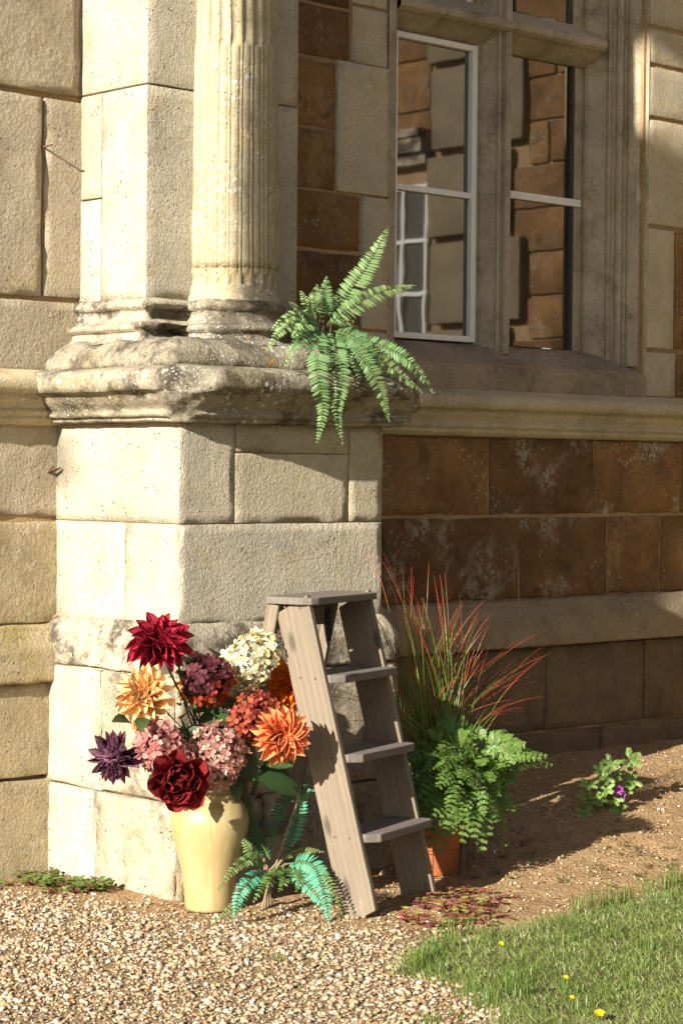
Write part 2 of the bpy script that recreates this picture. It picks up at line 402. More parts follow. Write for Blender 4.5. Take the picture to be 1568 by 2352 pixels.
def sweep(name, prof, path, m, parent, step=.03, amp=.004, sub=3, mod=None, smooth=True):
    """moulding: profile (projection, height) carried along a plan path with mitred corners"""
    pr = []
    for a, b in zip(prof[:-1], prof[1:]):
        L = math.hypot(b[0] - a[0], b[1] - a[1]); k_ = max(1, min(8, int(L / .012)))
        pr += [(a[0] + (b[0] - a[0]) * i / k_, a[1] + (b[1] - a[1]) * i / k_) for i in range(k_)]
    pr.append(prof[-1])
    P2 = [Vector(p) for p in path]; nseg = len(P2) - 1
    nr = []
    for a, b in zip(P2[:-1], P2[1:]):
        d = (b - a).normalized(); nr.append(Vector((d.y, -d.x)))
    mit = [nr[0]] + [(nr[i - 1] + nr[i]) / (1 + nr[i - 1].dot(nr[i])) for i in range(1, nseg)] + [nr[-1]]
    sd_ = Vector((random.random() * 40, random.random() * 40, 0))
    cols_ = []
    for s in range(nseg):
        k_ = max(2, int((P2[s + 1] - P2[s]).length / step))
        for i in range(k_ + (1 if s == nseg - 1 else 0)): cols_.append((s, i / k_))
    V = []; Fs = []; npf = len(pr)
    for (s, t) in cols_:
        for (p, z) in pr:
            a = P2[s] + mit[s] * p; b = P2[s + 1] + mit[s + 1] * p; q = a.lerp(b, t)
            v = Vector((q.x, q.y, z)); nv = Vector((nr[s].x, nr[s].y, .3))
            if mod: v = mod(v, p, nv)
            v += noise.noise_vector(v * 9 + sd_.to_3d()) * amp + noise.noise_vector(v * 30 + sd_.to_3d()) * amp * .6
            V.append(v)
    for i in range(len(cols_) - 1):
        for j in range(npf - 1):
            a = i * npf + j; Fs.append([a, a + 1, a + npf + 1, a + npf])
    o = mk(name, V, Fs, m, parent, smooth)
    return o
def extrude_z(name, plan, zl, zh, m, parent, step=.06, amp=.0015):
    nz = max(2, int((zh - zl) / step)); V = []; Fs = []; k_ = len(plan)
    for j in range(nz + 1):
        z = zl + (zh - zl) * j / nz
        for (u, n) in plan:
            p = Vector((u, n, z)); V.append(p + noise.noise_vector(p * 8) * amp)
    for j in range(nz):
        for i in range(k_ - 1):
            a = j * k_ + i; Fs.append([a, a + 1, a + k_ + 1, a + k_])
    return mk(name, V, Fs, m, parent)

# ------------------------------------------------------------------ the house
house = thing("stone_house", "old limestone and ironstone house corner with fluted column on a pier beside a stone window", "house", (0, 0.7, 0))
V = []; Fs = []
YB = .7
box(V, Fs, (-4, YB + .006, -.3), (1.66, YB + .40, 5.2))
box(V, Fs, (3.27, YB + .006, -.3), (6.25, YB + .40, 5.2))
box(V, Fs, (1.66, YB + .006, -.3), (3.27, YB + .40, 1.90))
box(V, Fs, (1.66, YB + .006, 4.7), (3.27, YB + .40, 5.2))
mk("mortar_bed", V, Fs, M['mortar'], house)
V = []; Fs = []
box(V, Fs, (.007, .007, -.3), (.938, YB + .1, 1.70)); mk("pier_core", V, Fs, M['mortar'], house)

G = .0035
def wstone(x0, y0, x1, y1, m, proud=0.0, **kw):
    """a block of the set-back wall, from its corners in the photograph"""
    xm = (max(x0, 690) + x1) / 2
    ua, ub = atn(x0 - 1, y0, YB).x, atn(x1 + 1, y1, YB).x; zt_ = atn(xm, y0 - 1.5, YB).z; zb_ = atn(xm, y1 + 1.5, YB).z
    return stone("stone", ua + G, ub - G, YB - proud, YB + .10, zb_ + G, zt_ - G, m, house, **kw)
def ustone(u0, u1, zl, zh, m, proud=0.0, **kw):
    return stone("stone", u0 + G, u1 - G, YB - proud, YB + .10, zl + G, zh - G, m, house, **kw)
LR, LM, LG = M['lime_rough'], M['lime_moss'], M['lime_grey']
# left of the pier, above the string course
rk = dict(step=.03, face_amp=.004, r=.004, chip=.006)
ustone(-1.05, .085, 2.77, 3.50, LR, .012, **rk)
ustone(-.62, -.075, 2.045, 2.755, LR, .010, **rk); ustone(-.066, .20, 2.045, 2.755, LR, .004, step=.035, face_amp=.003)
ustone(-.62, .25, 1.765, 2.035, LR, .006, **rk)
ustone(.088, .25, 2.77, 3.5, M['lime_y'], .0)
# left of the pier, below
ustone(-.66, .05, 1.262, 1.60, LR, .004, step=.025, face_amp=.007, r=.008, chip=.010)
ustone(-.66, .05, .885, 1.252, LM, .006, step=.03, face_amp=.006, r=.008)
ustone(-.66, .05, .690, .80, LM, .03, step=.03, face_amp=.008)
ustone(-.66, .05, .345, .680, LM, .03, **rk); ustone(-.66, .05, -.1, .340, LM, .03, **rk)
for zl, zh in ((2.77, 3.5), (2.045, 2.755), (1.765, 2.035), (1.262, 1.6), (.885, 1.252), (.34, .8), (-.1, .335), (3.51, 4.1), (4.11, 4.8)):   # further left, out of the picture
    u = -.66 if zl < 2.7 else -1.05
    if zl > 3.5: u = .2
    while u > -4:
        w = random.uniform(.45, .85); ustone(u - w, u - .01, zl, zh, random.choice([LR, LR, LM]), .008, step=.09); u -= w
# right of the pier, beside the window
I, IL, QN = M['iron'], M['iron_l'], M['quoin']
ri = dict(face_amp=.003, r=.006, chip=.007, step=.035)
wstone(600, 14, 803, 131, I, **ri); wstone(600, 137, 771, 291, I, **ri); wstone(600, 296, 769, 434, I, **ri)
wstone(600, 441, 826, 573, I, **ri); wstone(600, 580, 828, 905, I, **ri); wstone(600, -130, 803, 8, I, **ri)
wstone(808, -130, 889, 14, QN, .004); wstone(808, 20, 889, 149, QN, .004); wstone(774, 146, 889, 446, QN, .006); wstone(831, 452, 889, 757, QN, .004); wstone(834, 763, 889, 905, QN, .003)
# right of the window
for (y0, y1, uu) in ((-140, 54, 4.1), (60, 142, 3.9), (148, 264, 4.05), (270, 515, 3.95), (521, 800, 3.50), (806, 912, 3.52)):
    a = atn(1484, y0, YB); b = atn(1484, y1, YB)
    ustone(3.287, uu, b.z, a.z, QN, .003)
    u = uu
    while u < 6.0:
        w = random.uniform(.4, .8); ustone(u, min(u + w, 6.1), b.z, a.z, I, **ri); u += w
for zl, zh in ((3.70, 4.2), (4.2, 4.8)):
    for (ua, ub) in ((.8, 1.25), (1.25, 1.64), (3.30, 3.9), (3.9, 4.6), (4.6, 5.3), (5.3, 6.1)): ustone(ua, ub, zl, zh, QN if ua in (1.25, 3.30) else I, step=.09)
ustone(1.5, 2.48, 4.70, 5.1, QN, .01, step=.09); ustone(2.48, 3.5, 4.70, 5.1, QN, .01, step=.09)
# right of the pier, below the string course
ib = dict(face_amp=.003, r=.006, chip=.007, step=.035)
e1 = [1.30, 2.256, 2.945, 3.565, 4.3, 5.1, 6.1]; e2 = [1.05, 1.62, 2.455, 3.045, 3.42, 3.9, 4.6, 5.3, 6.1]
for a, b in zip(e1[:-1], e1[1:]): ustone(a, b, 1.252, 1.588, random.choice([I, IL]) if a > 1.4 else I, **ib)
ustone(.948, 1.30, 1.252, 1.588, I, **ib)
for a, b in zip(e2[:-1], e2[1:]): ustone(a, b, .884, 1.244, IL if a < 2.9 else I, **ib)
for a, b in zip([.948, 1.75, 2.62, 3.3, 4.2, 5.0, 6.1][:-1], [1.75, 2.62, 3.3, 4.2, 5.0, 6.1]): ustone(a, b, .30, .675, M['plinthd'], .012, **ib)
for a, b in zip([.948, 1.5, 2.3, 3.0, 3.7, 4.6, 6.1][:-1], [1.5, 2.3, 3.0, 3.7, 4.6, 6.1]): ustone(a, b, -.1, .295, M['plinthd'], .014, **ib)
# wall string course and plinth band (both sides of the pier)
STR = [(.0, 1.790), (.055, 1.772), (.098, 1.755), (.108, 1.74), (.104, 1.712), (.092, 1.700), (.070, 1.698), (.072, 1.680), (.058, 1.658), (.050, 1.645), (.058, 1.640), (.058, 1.630), (.048, 1.622), (.042, 1.618), (.046, 1.612), (.044, 1.602), (.030, 1.596), (.028, 1.590), (.0, 1.588)]
PLB = [(.0, .884), (.018, .882), (.030, .872), (.028, .860), (.034, .855), (.052, .815), (.060, .800), (.060, .690), (.055, .680), (.0, .678)]
sweep("string_course", STR, [(-4, YB), (.02, YB)], M['capband'], house, .03, .003)
sweep("string_course", STR, [(.90, YB), (6.1, YB)], M['capband'], house, .03, .0022)
sweep("plinth_band", PLB, [(-4, YB), (.02, YB)], M['lime_moss'], house, .03, .004)
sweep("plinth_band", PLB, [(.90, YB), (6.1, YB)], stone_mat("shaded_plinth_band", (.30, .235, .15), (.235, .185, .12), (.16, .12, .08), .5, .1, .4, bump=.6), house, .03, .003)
# the pier: corner blocks wrap round both faces
L, LY = M['lime'], M['lime_y']
def pstone(u0, u1, n0, n1, zl, zh, m, **kw):
    kk = dict(step=.03, r=.0022, amp=.0008, chip=.0035, face_amp=.0010); kk.update(kw)
    g = .0018
    return stone("stone", u0 + (g if u0 > 0 else 0), u1 - g, n0 + (g if n0 > 0 else 0), n1 - g, zl + g, zh - g, m, house, skip=(), **kk)
pstone(0, .243, 0, .705, 1.254, 1.602, L)
pstone(.243, .775, 0, .30, 1.497, 1.602, LY); pstone(.243, .775, 0, .30, 1.254, 1.497, LY); pstone(.775, .945, 0, .705, 1.254, 1.602, LY)
pstone(0, .945, 0, .290, .905, 1.254, L, face_amp=.0014, chip=.006); pstone(0, .5, .295, .705, .905, 1.254, L)
pstone(.5, .945, .292, .705, .905, 1.254, L)
# pier plinth
PP = .046
pw = dict(r=.007, amp=.003, face_amp=.006, chip=.012, step=.03)
PLT = [(.0, .918), (.012, .908), (.030, .880), (.044, .852), (PP, .845), (PP, .75), (.02, .742), (0, .742)]
sweep("plinth_top", PLT, [(0, .72), (0, 0), (.945, 0), (.945, .72)], LG, house, .025, .008)
def qstone(u0, u1, n0, n1, zl, zh, m, **kw):
    kk = dict(pw); kk.update(kw); return stone("stone", u0, u1, n0, n1, zl, zh, m, house, skip=(), **kk)
qstone(-PP, .30, -PP, .36, .325, .742, M['lime_stain']); qstone(-PP, .4, .364, .72, .325, .742, M['lime']); qstone(.304, .99, -PP, .36, .325, .742, M['lime_stain'])
qstone(-PP, .35, -PP, .40, -.12, .321, M['lime_stain'], chip=.035, r=.014); qstone(-PP, .4, .404, .72, -.12, .321, M['lime']); qstone(.354, .99, -PP, .40, -.12, .321, M['lime_stain'])
# pier cap
CAP = [(.0, 1.792), (.06, 1.786), (.12, 1.776), (.150, 1.766), (.160, 1.750), (.160, 1.722), (.152, 1.700), (.128, 1.694), (.118, 1.690), (.108, 1.672), (.085, 1.652), (.068, 1.640), (.066, 1.632), (.074, 1.628), (.072, 1.618), (.058, 1.613), (.048, 1.611), (.052, 1.606), (.046, 1.598), (.016, 1.596), (.0, 1.594)]
def lost_stone(v, p, nv):
    # two holes where stone has fallen out of the base mouldings
    if .125 < v.x < .285 and v.y < .34:
        for a, b in ((1.962, 2.008), (1.900, 1.932)):
            if a < v.z < b: v = Vector((v.x, .375, v.z))
    return v
def worn_corner(v, p, nv):
    # the front left corner of the cap is broken off
    lim = .020 + .092 * sst(1.595, 1.71, v.z) + .016 * noise.noise(v * 11) + .008 * noise.noise(v * 31)
    d = -lim - (v.x * .5 + v.y * .866)
    if v.x > .5:
        d = -(.17 + .03 * noise.noise(v * 9)) - ((.945 - v.x) + v.y)
        if d > 0 and v.y < .3: v = v + Vector((-d / 2, d / 2, 0))
        return v
    if d > 0 and v.x < .3 and v.y < .3: v = v + Vector((d * .5, d * .866, 0)) * .97 + noise.noise_vector(v * 24) * .008
    return v
sweep("pier_cap", CAP, [(0, .74), (0, 0), (.945, 0), (.945, .74)], M['mould'], house, .016, .0032, mod=worn_corner)
# great worn torus block under column and pilaster
TOR = [(-.12, 1.892), (.0, 1.892), (.050, 1.884), (.085, 1.872), (.115, 1.852), (.138, 1.828), (.150, 1.806), (.152, 1.792), (.144, 1.782), (.05, 1.780)]
sweep("base_torus", TOR, [(.10, .74), (.10, .13), (.815, .13), (.815, .74)], M['mould'], house, .018, .009)
BAS = [(.0, 2.036), (.012, 2.034), (.026, 2.022), (.030, 2.010), (.024, 1.998), (.012, 1.995), (.008, 1.975), (.018, 1.957), (.040, 1.946), (.054, 1.942), (.058, 1.930), (.050, 1.921), (.034, 1.918), (.034, 1.900), (.050, 1.884), (.070, 1.876)]
sweep("pilaster_base", BAS, [(.098, .74), (.098, .315), (.80, .315), (.80, .74)], M['lime_grey'], house, .012, .004, mod=lost_stone)
# pilaster blocks
pp = dict(step=.04, r=.003, amp=.001, chip=.005, face_amp=.0010)
def bstone(u0, u1, n0, n1, zl, zh, m):
    return stone("stone", u0, u1, n0, n1, zl + .003, zh - .003, m, house, skip=(), **pp)
bstone(.098, .80, .315, .72, 2.775, 3.60, L); bstone(.098, .80, .375, .572, 1.88, 2.03, L); bstone(.098, .80, .315, .572, 2.03, 2.775, L); bstone(.098, .45, .578, .72, 2.40, 2.775, M['lime_y']); bstone(.098, .45, .578, .72, 2.03, 2.40, L)
bstone(.098, .80, .315, .72, 3.60, 4.95, L)
# fluted column
CX, CY = .462, .285
def lathe(name, prof, m, parent, a0=-205, a1=25, na=90, rad=None, amp=.003, cx=CX, cy=CY, smooth=True):
    V = []; Fs = []
    A = [R(a0 + (a1 - a0) * i / na) for i in range(na + 1)]
    for (r_, z) in prof:
        for a in A:
            rr = r_ + (rad(a, z) if rad else 0)
            p = Vector((cx + rr * math.cos(a), cy + rr * math.sin(a), z))
            if amp: p += noise.noise_vector(p * 10) * amp + noise.noise_vector(p * 34) * amp * .6
            V.append(p)
    w = na + 1
    for j in range(len(prof) - 1):
        for i in range(na): a = j * w + i; Fs.append([a, a + w, a + w + 1, a + 1])
    return mk(name, V, Fs, m, parent, smooth)
def flute(a, z):
    k_ = a * 24 / (2 * math.pi); fr = k_ - math.floor(k_) - .5; x = abs(fr) / .40
    er = noise.noise(Vector((math.cos(a) * 2.2, math.sin(a) * 2.2, z * 2.3)))
    if x >= 1: return -.0015 * max(0, er)
    op = -.013 * math.sqrt(1 - x * x)
    cab = -.0105 * (1 - math.sqrt(max(0, 1 - x * x))) - .0012
    low = sst(2.080, 2.092, z); mid = sst(2.116, 2.132, z); hi_ = sst(2.92 + .02 * er, 2.94 + .02 * er, z)
    d = low * ((1 - mid) * op + mid * ((1 - hi_) * cab + hi_ * op))
    return d * (1 - .45 * sst(.05, .5, er))
zs = list(np.arange(2.03, 2.15, .008)) + list(np.arange(2.15, 2.9, .03)) + list(np.arange(2.9, 2.97, .008)) + list(np.arange(2.97, 4.80, .06))
sh = [(.168 - .018 * (z - 2.03) / 1.6 + .012 * (1 - sst(2.03, 2.07, z)), z) for z in zs]
lathe("column_shaft", sh, M['column'], house, na=24 * 10, rad=flute, amp=.0022)
CBS = [(.168 + p * .95, z) for p, z in BAS]
lathe("column_base", CBS, M['mould'], house, na=80, amp=.006)
# nails left in the wall
def tube(V, Fs, pts, r_, sides=6, r_end=None):
    pts = [Vector(p) for p in pts]; b = len(V); k_ = len(pts)
    for i, p in enumerate(pts):
        t = (pts[min(i + 1, k_ - 1)] - pts[max(i - 1, 0)]).normalized()
        x = t.orthogonal().normalized(); y = t.cross(x)
        rr = r_ if r_end is None else r_ + (r_end - r_) * i / (k_ - 1)
        for s in range(sides):
            a = 2 * math.pi * s / sides; V.append(p + x * (math.cos(a) * rr) + y * (math.sin(a) * rr))
    for i in range(k_ - 1):
        for s in range(sides):
            s2 = (s + 1) % sides; Fs.append([b + i * sides + s, b + i * sides + s2, b + (i + 1) * sides + s2, b + (i + 1) * sides + s])
    Fs.append([b + (k_ - 1) * sides + s for s in range(sides)]); Fs.append([b + s for s in range(sides)][::-1])
    return V, Fs
for p, q in (((-.068, .72, 2.575), (-.070, .640, 2.578)), ((-.035, .72, 1.41), (-.045, .655, 1.445)), ((-.035, .72, 1.415), (-.015, .655, 1.44))):
    V, Fs = tube([], [], [p, q], .004); mk("nail", V, Fs, M['iron_nail'], house)

# window
win = mk("window", *(lambda V, Fs: (box(V, Fs, (1.70, 1.25, 1.9), (3.2, 1.27, 4.72)), (V, Fs))[1])([], []), M['room'], house)
jr = [(3.296, .695), (3.240, .758), (3.237, .768), (3.247, .782), (3.236, .792), (3.226, .786), (3.214, .784), (3.204, .792), (3.201, .806), (3.210, .818), (3.196, .826), (3.182, .824), (3.176, .838), (3.183, .852), (3.172, .860), (3.122, .898), (3.110, .904), (3.106, .918), (3.112, .936), (3.050, .944), (3.050, 1.06)]
for (zl, zh) in ((1.93, 2.36), (2.36, 2.93), (2.93, 3.30), (3.30, 4.0), (4.0, 4.72)):
    extrude_z("window_jamb", jr[::-1], zl, zh, M['jamb'], win)
jl = [(1.632, .697), (1.662, .690), (1.680, .700), (1.684, .722), (1.700, .745), (1.762, .812), (1.775, .85), (1.80, .88), (1.845, .915), (1.856, .95), (1.856, 1.06)]
for (zl, zh) in ((1.96, 2.63), (2.63, 3.38), (3.38, 4.72)): extrude_z("window_jamb", jl, zl, zh, M['jamb'], win)
mu = [(2.365, .98), (2.366, .934), (2.378, .930), (2.376, .914), (2.390, .908), (2.400, .914), (2.404, .902), (2.443, .850), (2.437, .840), (2.449, .832), (2.460, .834), (2.459, .812), (2.468, .800), (2.480, .799), (2.488, .812), (2.488, .834), (2.498, .836), (2.545, .900), (2.566, .925), (2.568, .98)]
for (zl, zh) in ((1.955, 2.66), (2.66, 3.36), (3.40, 4.72)): extrude_z("mullion", mu, zl, zh, M['jamb'], win)
# transom
tr = [(.98, 3.300), (.930, 3.302), (.900, 3.318), (.838, 3.358), (.815, 3.366), (.800, 3.378), (.796, 3.405), (.812, 3.420), (.835, 3.428), (.92, 3.490), (.98, 3.495)]
for (ua, ub) in ((1.80, 2.49), (2.491, 3.12)):
    V = []; Fs = []; k_ = len(tr); nn2 = 14
    for i in range(nn2 + 1):
        for (n, z) in tr:
            p = Vector((ua + (ub - ua) * i / nn2, n, z)); V.append(p + noise.noise_vector(p * 9) * .002)
    for i in range(nn2):
        for j in range(k_ - 1): a = i * k_ + j; Fs.append([a, a + k_, a + k_ + 1, a + 1])
    mk("transom", V, Fs, M['jamb'], win)
# sill
sl = [(1.262, 2.006), (1.0, 2.004), (.93, 2.000), (.88, 1.985), (.70, 1.892), (.690, 1.878), (.690, 1.77), (.75, 1.76)]
for (ua, ub) in ((1.640, 3.296),):
    V = []; Fs = []; k_ = len(sl); nn2 = 48
    fine = []
    for a, b in zip(sl[:-1], sl[1:]): fine += [(a[0] + (b[0] - a[0]) * t / 4, a[1] + (b[1] - a[1]) * t / 4) for t in range(4)]
    fine.append(sl[-1]); k_ = len(fine)
    for i in range(nn2 + 1):
        for (n, z) in fine:
            p = Vector((ua + (ub - ua) * i / nn2, n, z)); V.append(p + noise.noise_vector(p * 9) * .004)
    for i in range(nn2):
        for j in range(k_ - 1): a = i * k_ + j; Fs.append([a, a + k_, a + k_ + 1, a + 1])
    mk("window_sill", V, Fs, M['sill'], win, smooth=True)
# glass and white painted glazing bars
def pane(u0, u1, n, zl, zh, tilt=0.0):
    V = [(u0, n + tilt, zl), (u1, n - tilt, zl), (u1, n - tilt, zh), (u0, n + tilt, zh), (u0, n + tilt + .004, zl), (u1, n - tilt + .004, zl), (u1, n - tilt + .004, zh), (u0, n + tilt + .004, zh)]
    return mk("pane", V, [[0, 1, 2, 3], [7, 6, 5, 4], [0, 4, 5, 1], [1, 5, 6, 2], [2, 6, 7, 3], [3, 7, 4, 0]], M['glass'], win)
def bars(name, boxes, m=None):
    V = []; Fs = []
    for lo, hi in boxes: box(V, Fs, lo, hi)
    o = mk(name, V, Fs, m or M['white'], win)
    md = o.modifiers.new("bevel", 'BEVEL'); md.width = .003; md.segments = 2
    return o
pane(1.862, 2.362, .922, 2.012, 2.640); pane(1.862, 2.362, .924, 2.640, 3.296)
bars("casement_frame", [((1.856, .898, 2.004), (1.884, .930, 3.298)), ((2.338, .898, 2.004), (2.370, .930, 3.298)), ((1.884, .900, 2.004), (2.338, .928, 2.030)), ((1.884, .900, 3.272), (2.338, .928, 3.298))])
bars("glazing_bar", [((1.884, .902, 2.630), (2.338, .926, 2.656))])
pane(2.567, 3.028, .945, 2.005, 2.67); pane(2.567, 3.028, .946, 2.67, 3.30)
bars("glazing_bar", [((2.567, .928, 2.662), (3.098, .9435, 2.696))])
bars("lead_edge", [((3.028, .930, 2.0), (3.0495, .985, 3.302))], M['lead'])
pane(1.862, 2.362, .945, 3.50, 4.70); pane(2.567, 3.045, .945, 3.50, 4.70)
bars("glazing_bar", [((1.86, .93, 3.49), (1.89, .944, 4.7)), ((2.335, .93, 3.49), (2.364, .944, 4.7))])

# ------------------------------------------------------------------ facing wing of the house (out of the picture, seen in the panes)
UWG = 6.25
wing = thing("house_wing", "sunlit ironstone wing with pale quoins facing the window, seen reflected in its panes", "house wing", (UWG, -2, 0))
V = []; Fs = []
box(V, Fs, (UWG + .03, -9, -.3), (UWG + .5, YB + .4, 7.0)); mk("mortar_bed", V, Fs, M['mortar'], wing)
def xstone(n0, n1, zl, zh, m, proud=0.0, name="stone"):
    return stone(name, UWG - proud, UWG + .1, n0 + .008, n1 - .008, zl + .008, zh - .008, m, wing, skip=('u1',), step=.16, r=.012, face_amp=.003)
Q0, Q1 = -3.12, -2.36
z = .0; row = 0
while z < 6.5:
    h_ = .29
    n = YB - random.uniform(.0, .25)
    alt = Q1 + (.14 if (row // 2) % 2 == 0 else .0)
    while n > alt + .02:
        w = random.uniform(.38, .7); lo = max(alt, n - w)
        if lo - alt < .15: lo = alt
        xstone(lo, n, z, z + h_, I); n = lo
    z += h_; row += 1
z = .05; row = 0
while z < 6.5:
    xstone(Q0 - (.05 if row % 2 else 0), Q1 + (.14 if row % 2 == 0 else 0), z, z + .57, M['quoin_far'], .07, "quoin"); z += .60; row += 1
row = 0; z = 0
while z < 6.5:
    h_ = .36; n = Q0 - .06
    while n > -8.5:
        w = random.uniform(.5, .8)
        if not (2.05 < z + .18 < 3.55 and n - w < -3.20 and n > -4.25) : xstone(n - w, n, z, z + h_, I)
        n -= w
    z += h_
ww = mk("window", *(lambda V, Fs: (box(V, Fs, (UWG + .015, -4.28, 1.9), (UWG + .032, -3.19, 3.45)), (V, Fs))[1])([], []), M['far_room'], wing)
V = []; Fs = []
for n in (-4.26, -3.99, -3.72, -3.45, -3.21): box(V, Fs, (UWG - .02, n - .013, 1.9), (UWG + .02, n + .013, 3.45))
for zz in (1.92, 2.30, 2.68, 3.06, 3.43): box(V, Fs, (UWG - .014, -4.28, zz - .014), (UWG + .016, -3.19, zz + .014))
mk("sash_frame", V, Fs, M['white'], ww)
for zz, p_ in ((3.66, .12), (4.7, .22)):
    V = []; Fs = []; box(V, Fs, (UWG - p_, -8.5, zz), (UWG + .05, Q0 - .06, zz + .10)); box(V, Fs, (UWG - p_ * .6, -8.5, zz - .08), (UWG + .05, Q0 - .06, zz - .003)); box(V, Fs, (UWG - p_ * 1.2, -8.5, zz + .103), (UWG + .05, Q0 - .06, zz + .16))
    mk("cornice", V, Fs, M['lime_grey'], wing)
#@@PART2
# ------------------------------------------------------------------ unseen tree added left of the camera, its crown shaped to shade the window wall
cphi, sphi, tel = math.cos(SUN_PHI), math.sin(SUN_PHI), math.tan(SUN_EL)
def beam(w, s, h):            # place from offset across the sun beam, distance along it and height of the beam where it passes the pier
    return Vector((s * cphi - w * sphi, s * sphi + w * cphi, h - s * tel))
tree = thing("tree", "tall broad leaved tree standing behind the viewer's left shoulder", "tree", beam(-3.0, -10.2, -10.2 * tel))
def leaf_cloud(name, P, size, mat_, parent, c0, c1, tris=2):
    nP = len(P); P = np.asarray(P)
    d1 = rng.normal(size=(nP, 3)); d1 /= np.linalg.norm(d1, axis=1)[:, None]
    d2 = np.cross(d1, rng.normal(size=(nP, 3))); d2 /= np.linalg.norm(d2, axis=1)[:, None]
    s = size * rng.uniform(.7, 1.3, (nP, 1))
    Vv = np.stack([P - d1 * s, P + d2 * s * .45, P + d1 * s, P - d2 * s * .45], 1).reshape(-1, 3)
    Fq = np.arange(nP * 4).reshape(nP, 4)
    t = rng.uniform(0, 1, (nP, 1)); c = np.array(c0) * (1 - t) + np.array(c1) * t
    return mk(name, Vv, Fq, mat_, parent, cols=np.repeat(c, 4, 0))
pts = []
while len(pts) < 46000:
    w = random.uniform(-2.1, .6); h = random.uniform(2.19, 5.9); s = random.uniform(-12.2, -8.2)
    ed = noise.noise(Vector((w * 1.6, s * .6, h * 1.6)))
    if h < (2.70 + .1 * ed if w < -.07 else 2.19): continue
    if w > .048 and h < 4.98: continue
    if ((w + .9) / 1.7) ** 4 + ((h - 4.3) / 1.7) ** 4 + ((s + 10.2) / 2.2) ** 4 > 1.2 and w < -.5: continue
    hw, hh = w + .03, h - 4.62          # a gap left in the leaves for the sunlit patch on the wall
    if abs(hw) < .19 and abs(hh + .5 * hw) < .25 + .05 * ed - .55 * abs(hw): continue
    pts.append(beam(w, s, h))
leaf_cloud("crown", pts, .052, M['treeleaf'], tree, (.05, .085, .02), (.09, .13, .03))
V, Fs = [], []
tb = beam(-3.0, -10.2, -10.2 * tel); tb.z = -.1
tt = beam(-2.2, -10.2, 3.6)
tube(V, Fs, [tb, tb.lerp(tt, .35) + Vector((.1, .05, 0)), tb.lerp(tt, .7), tt], .26, 12, .09)
mk("trunk", V, Fs, M['bark'], tree, True)
for k_ in range(7):
    a = tb.lerp(tt, random.uniform(.65, .95)); b = beam(random.uniform(-3.3, -.5), random.uniform(-11.6, -8.8), random.uniform(3.2, 5.4))
    V, Fs = tube([], [], [a, a.lerp(b, .5) + Vector((0, 0, .25)), b], .07, 8, .02); mk("limb", V, Fs, M['bark'], tree, True)

# ------------------------------------------------------------------ step ladder
lad = thing("step_ladder", "weathered wooden step ladder with three treads standing in front of the pier", "step ladder", (.4, -.42, 0))
LOFF = Vector(WORG[lad.name]); LT = R(17)
LW = Vector((math.cos(LT), math.sin(LT), 0)); LF = Vector((math.sin(LT), -math.cos(LT), 0)); L0 = Vector((.247, -.640, 0))
LWID, RUN, TOPZ = .405, .268, 1.025
def LP(a, b, z): return L0 + LW * a + LF * b + Vector((0, 0, z))
def board(name, L_, W_, T_, m, mat4, poly=None, cuts=True):
    """a plank: length along local X, width along local Y, thickness along local Z"""
    bm = bmesh.new()
    x0, x1, y0, y1 = -L_ / 2, L_ / 2, -W_ / 2, W_ / 2
    pl = poly or [(x0, y0), (x1, y0), (x1, y1), (x0, y1)]
    vs = [bm.verts.new((x, y, -T_ / 2)) for x, y in pl]
    f = bm.faces.new(vs); ex = bmesh.ops.extrude_face_region(bm, geom=[f])
    for v in ex['geom']:
        if isinstance(v, bmesh.types.BMVert): v.co.z += T_
    bmesh.ops.recalc_face_normals(bm, faces=bm.faces)
    if not poly: bmesh.ops.subdivide_edges(bm, edges=[e for e in bm.edges if e.calc_length() > L_ * .5], cuts=14)
    sh_ = [e for e in bm.edges if len(e.link_faces) == 2 and e.calc_face_angle() > .3]
    bmesh.ops.bevel(bm, geom=sh_, offset=.004, segments=2, affect='EDGES', profile=.6)
    sd_ = random.random() * 30
    for v in bm.verts:
        v.co.z += .0022 * noise.noise(Vector((v.co.x * 4, sd_, 0))); v.co.y += .0022 * noise.noise(Vector((v.co.x * 6, sd_, 5))) + .001 * noise.noise(Vector((v.co.x * 30, sd_, v.co.z * 50)))
    me = bpy.data.meshes.new(name); bm.to_mesh(me); bm.free(); me.materials.append(m)
    o = link(bpy.data.objects.new(name, me)); parent_to(o, lad)
    o.matrix_local = Matrix.Translation(-LOFF) @ mat4
    return o
def frame(o, ex, ey, ez): return Matrix.Translation(o) @ Matrix((ex, ey, ez)).transposed().to_4x4()
zt, zb = TOPZ - .024, 0.0
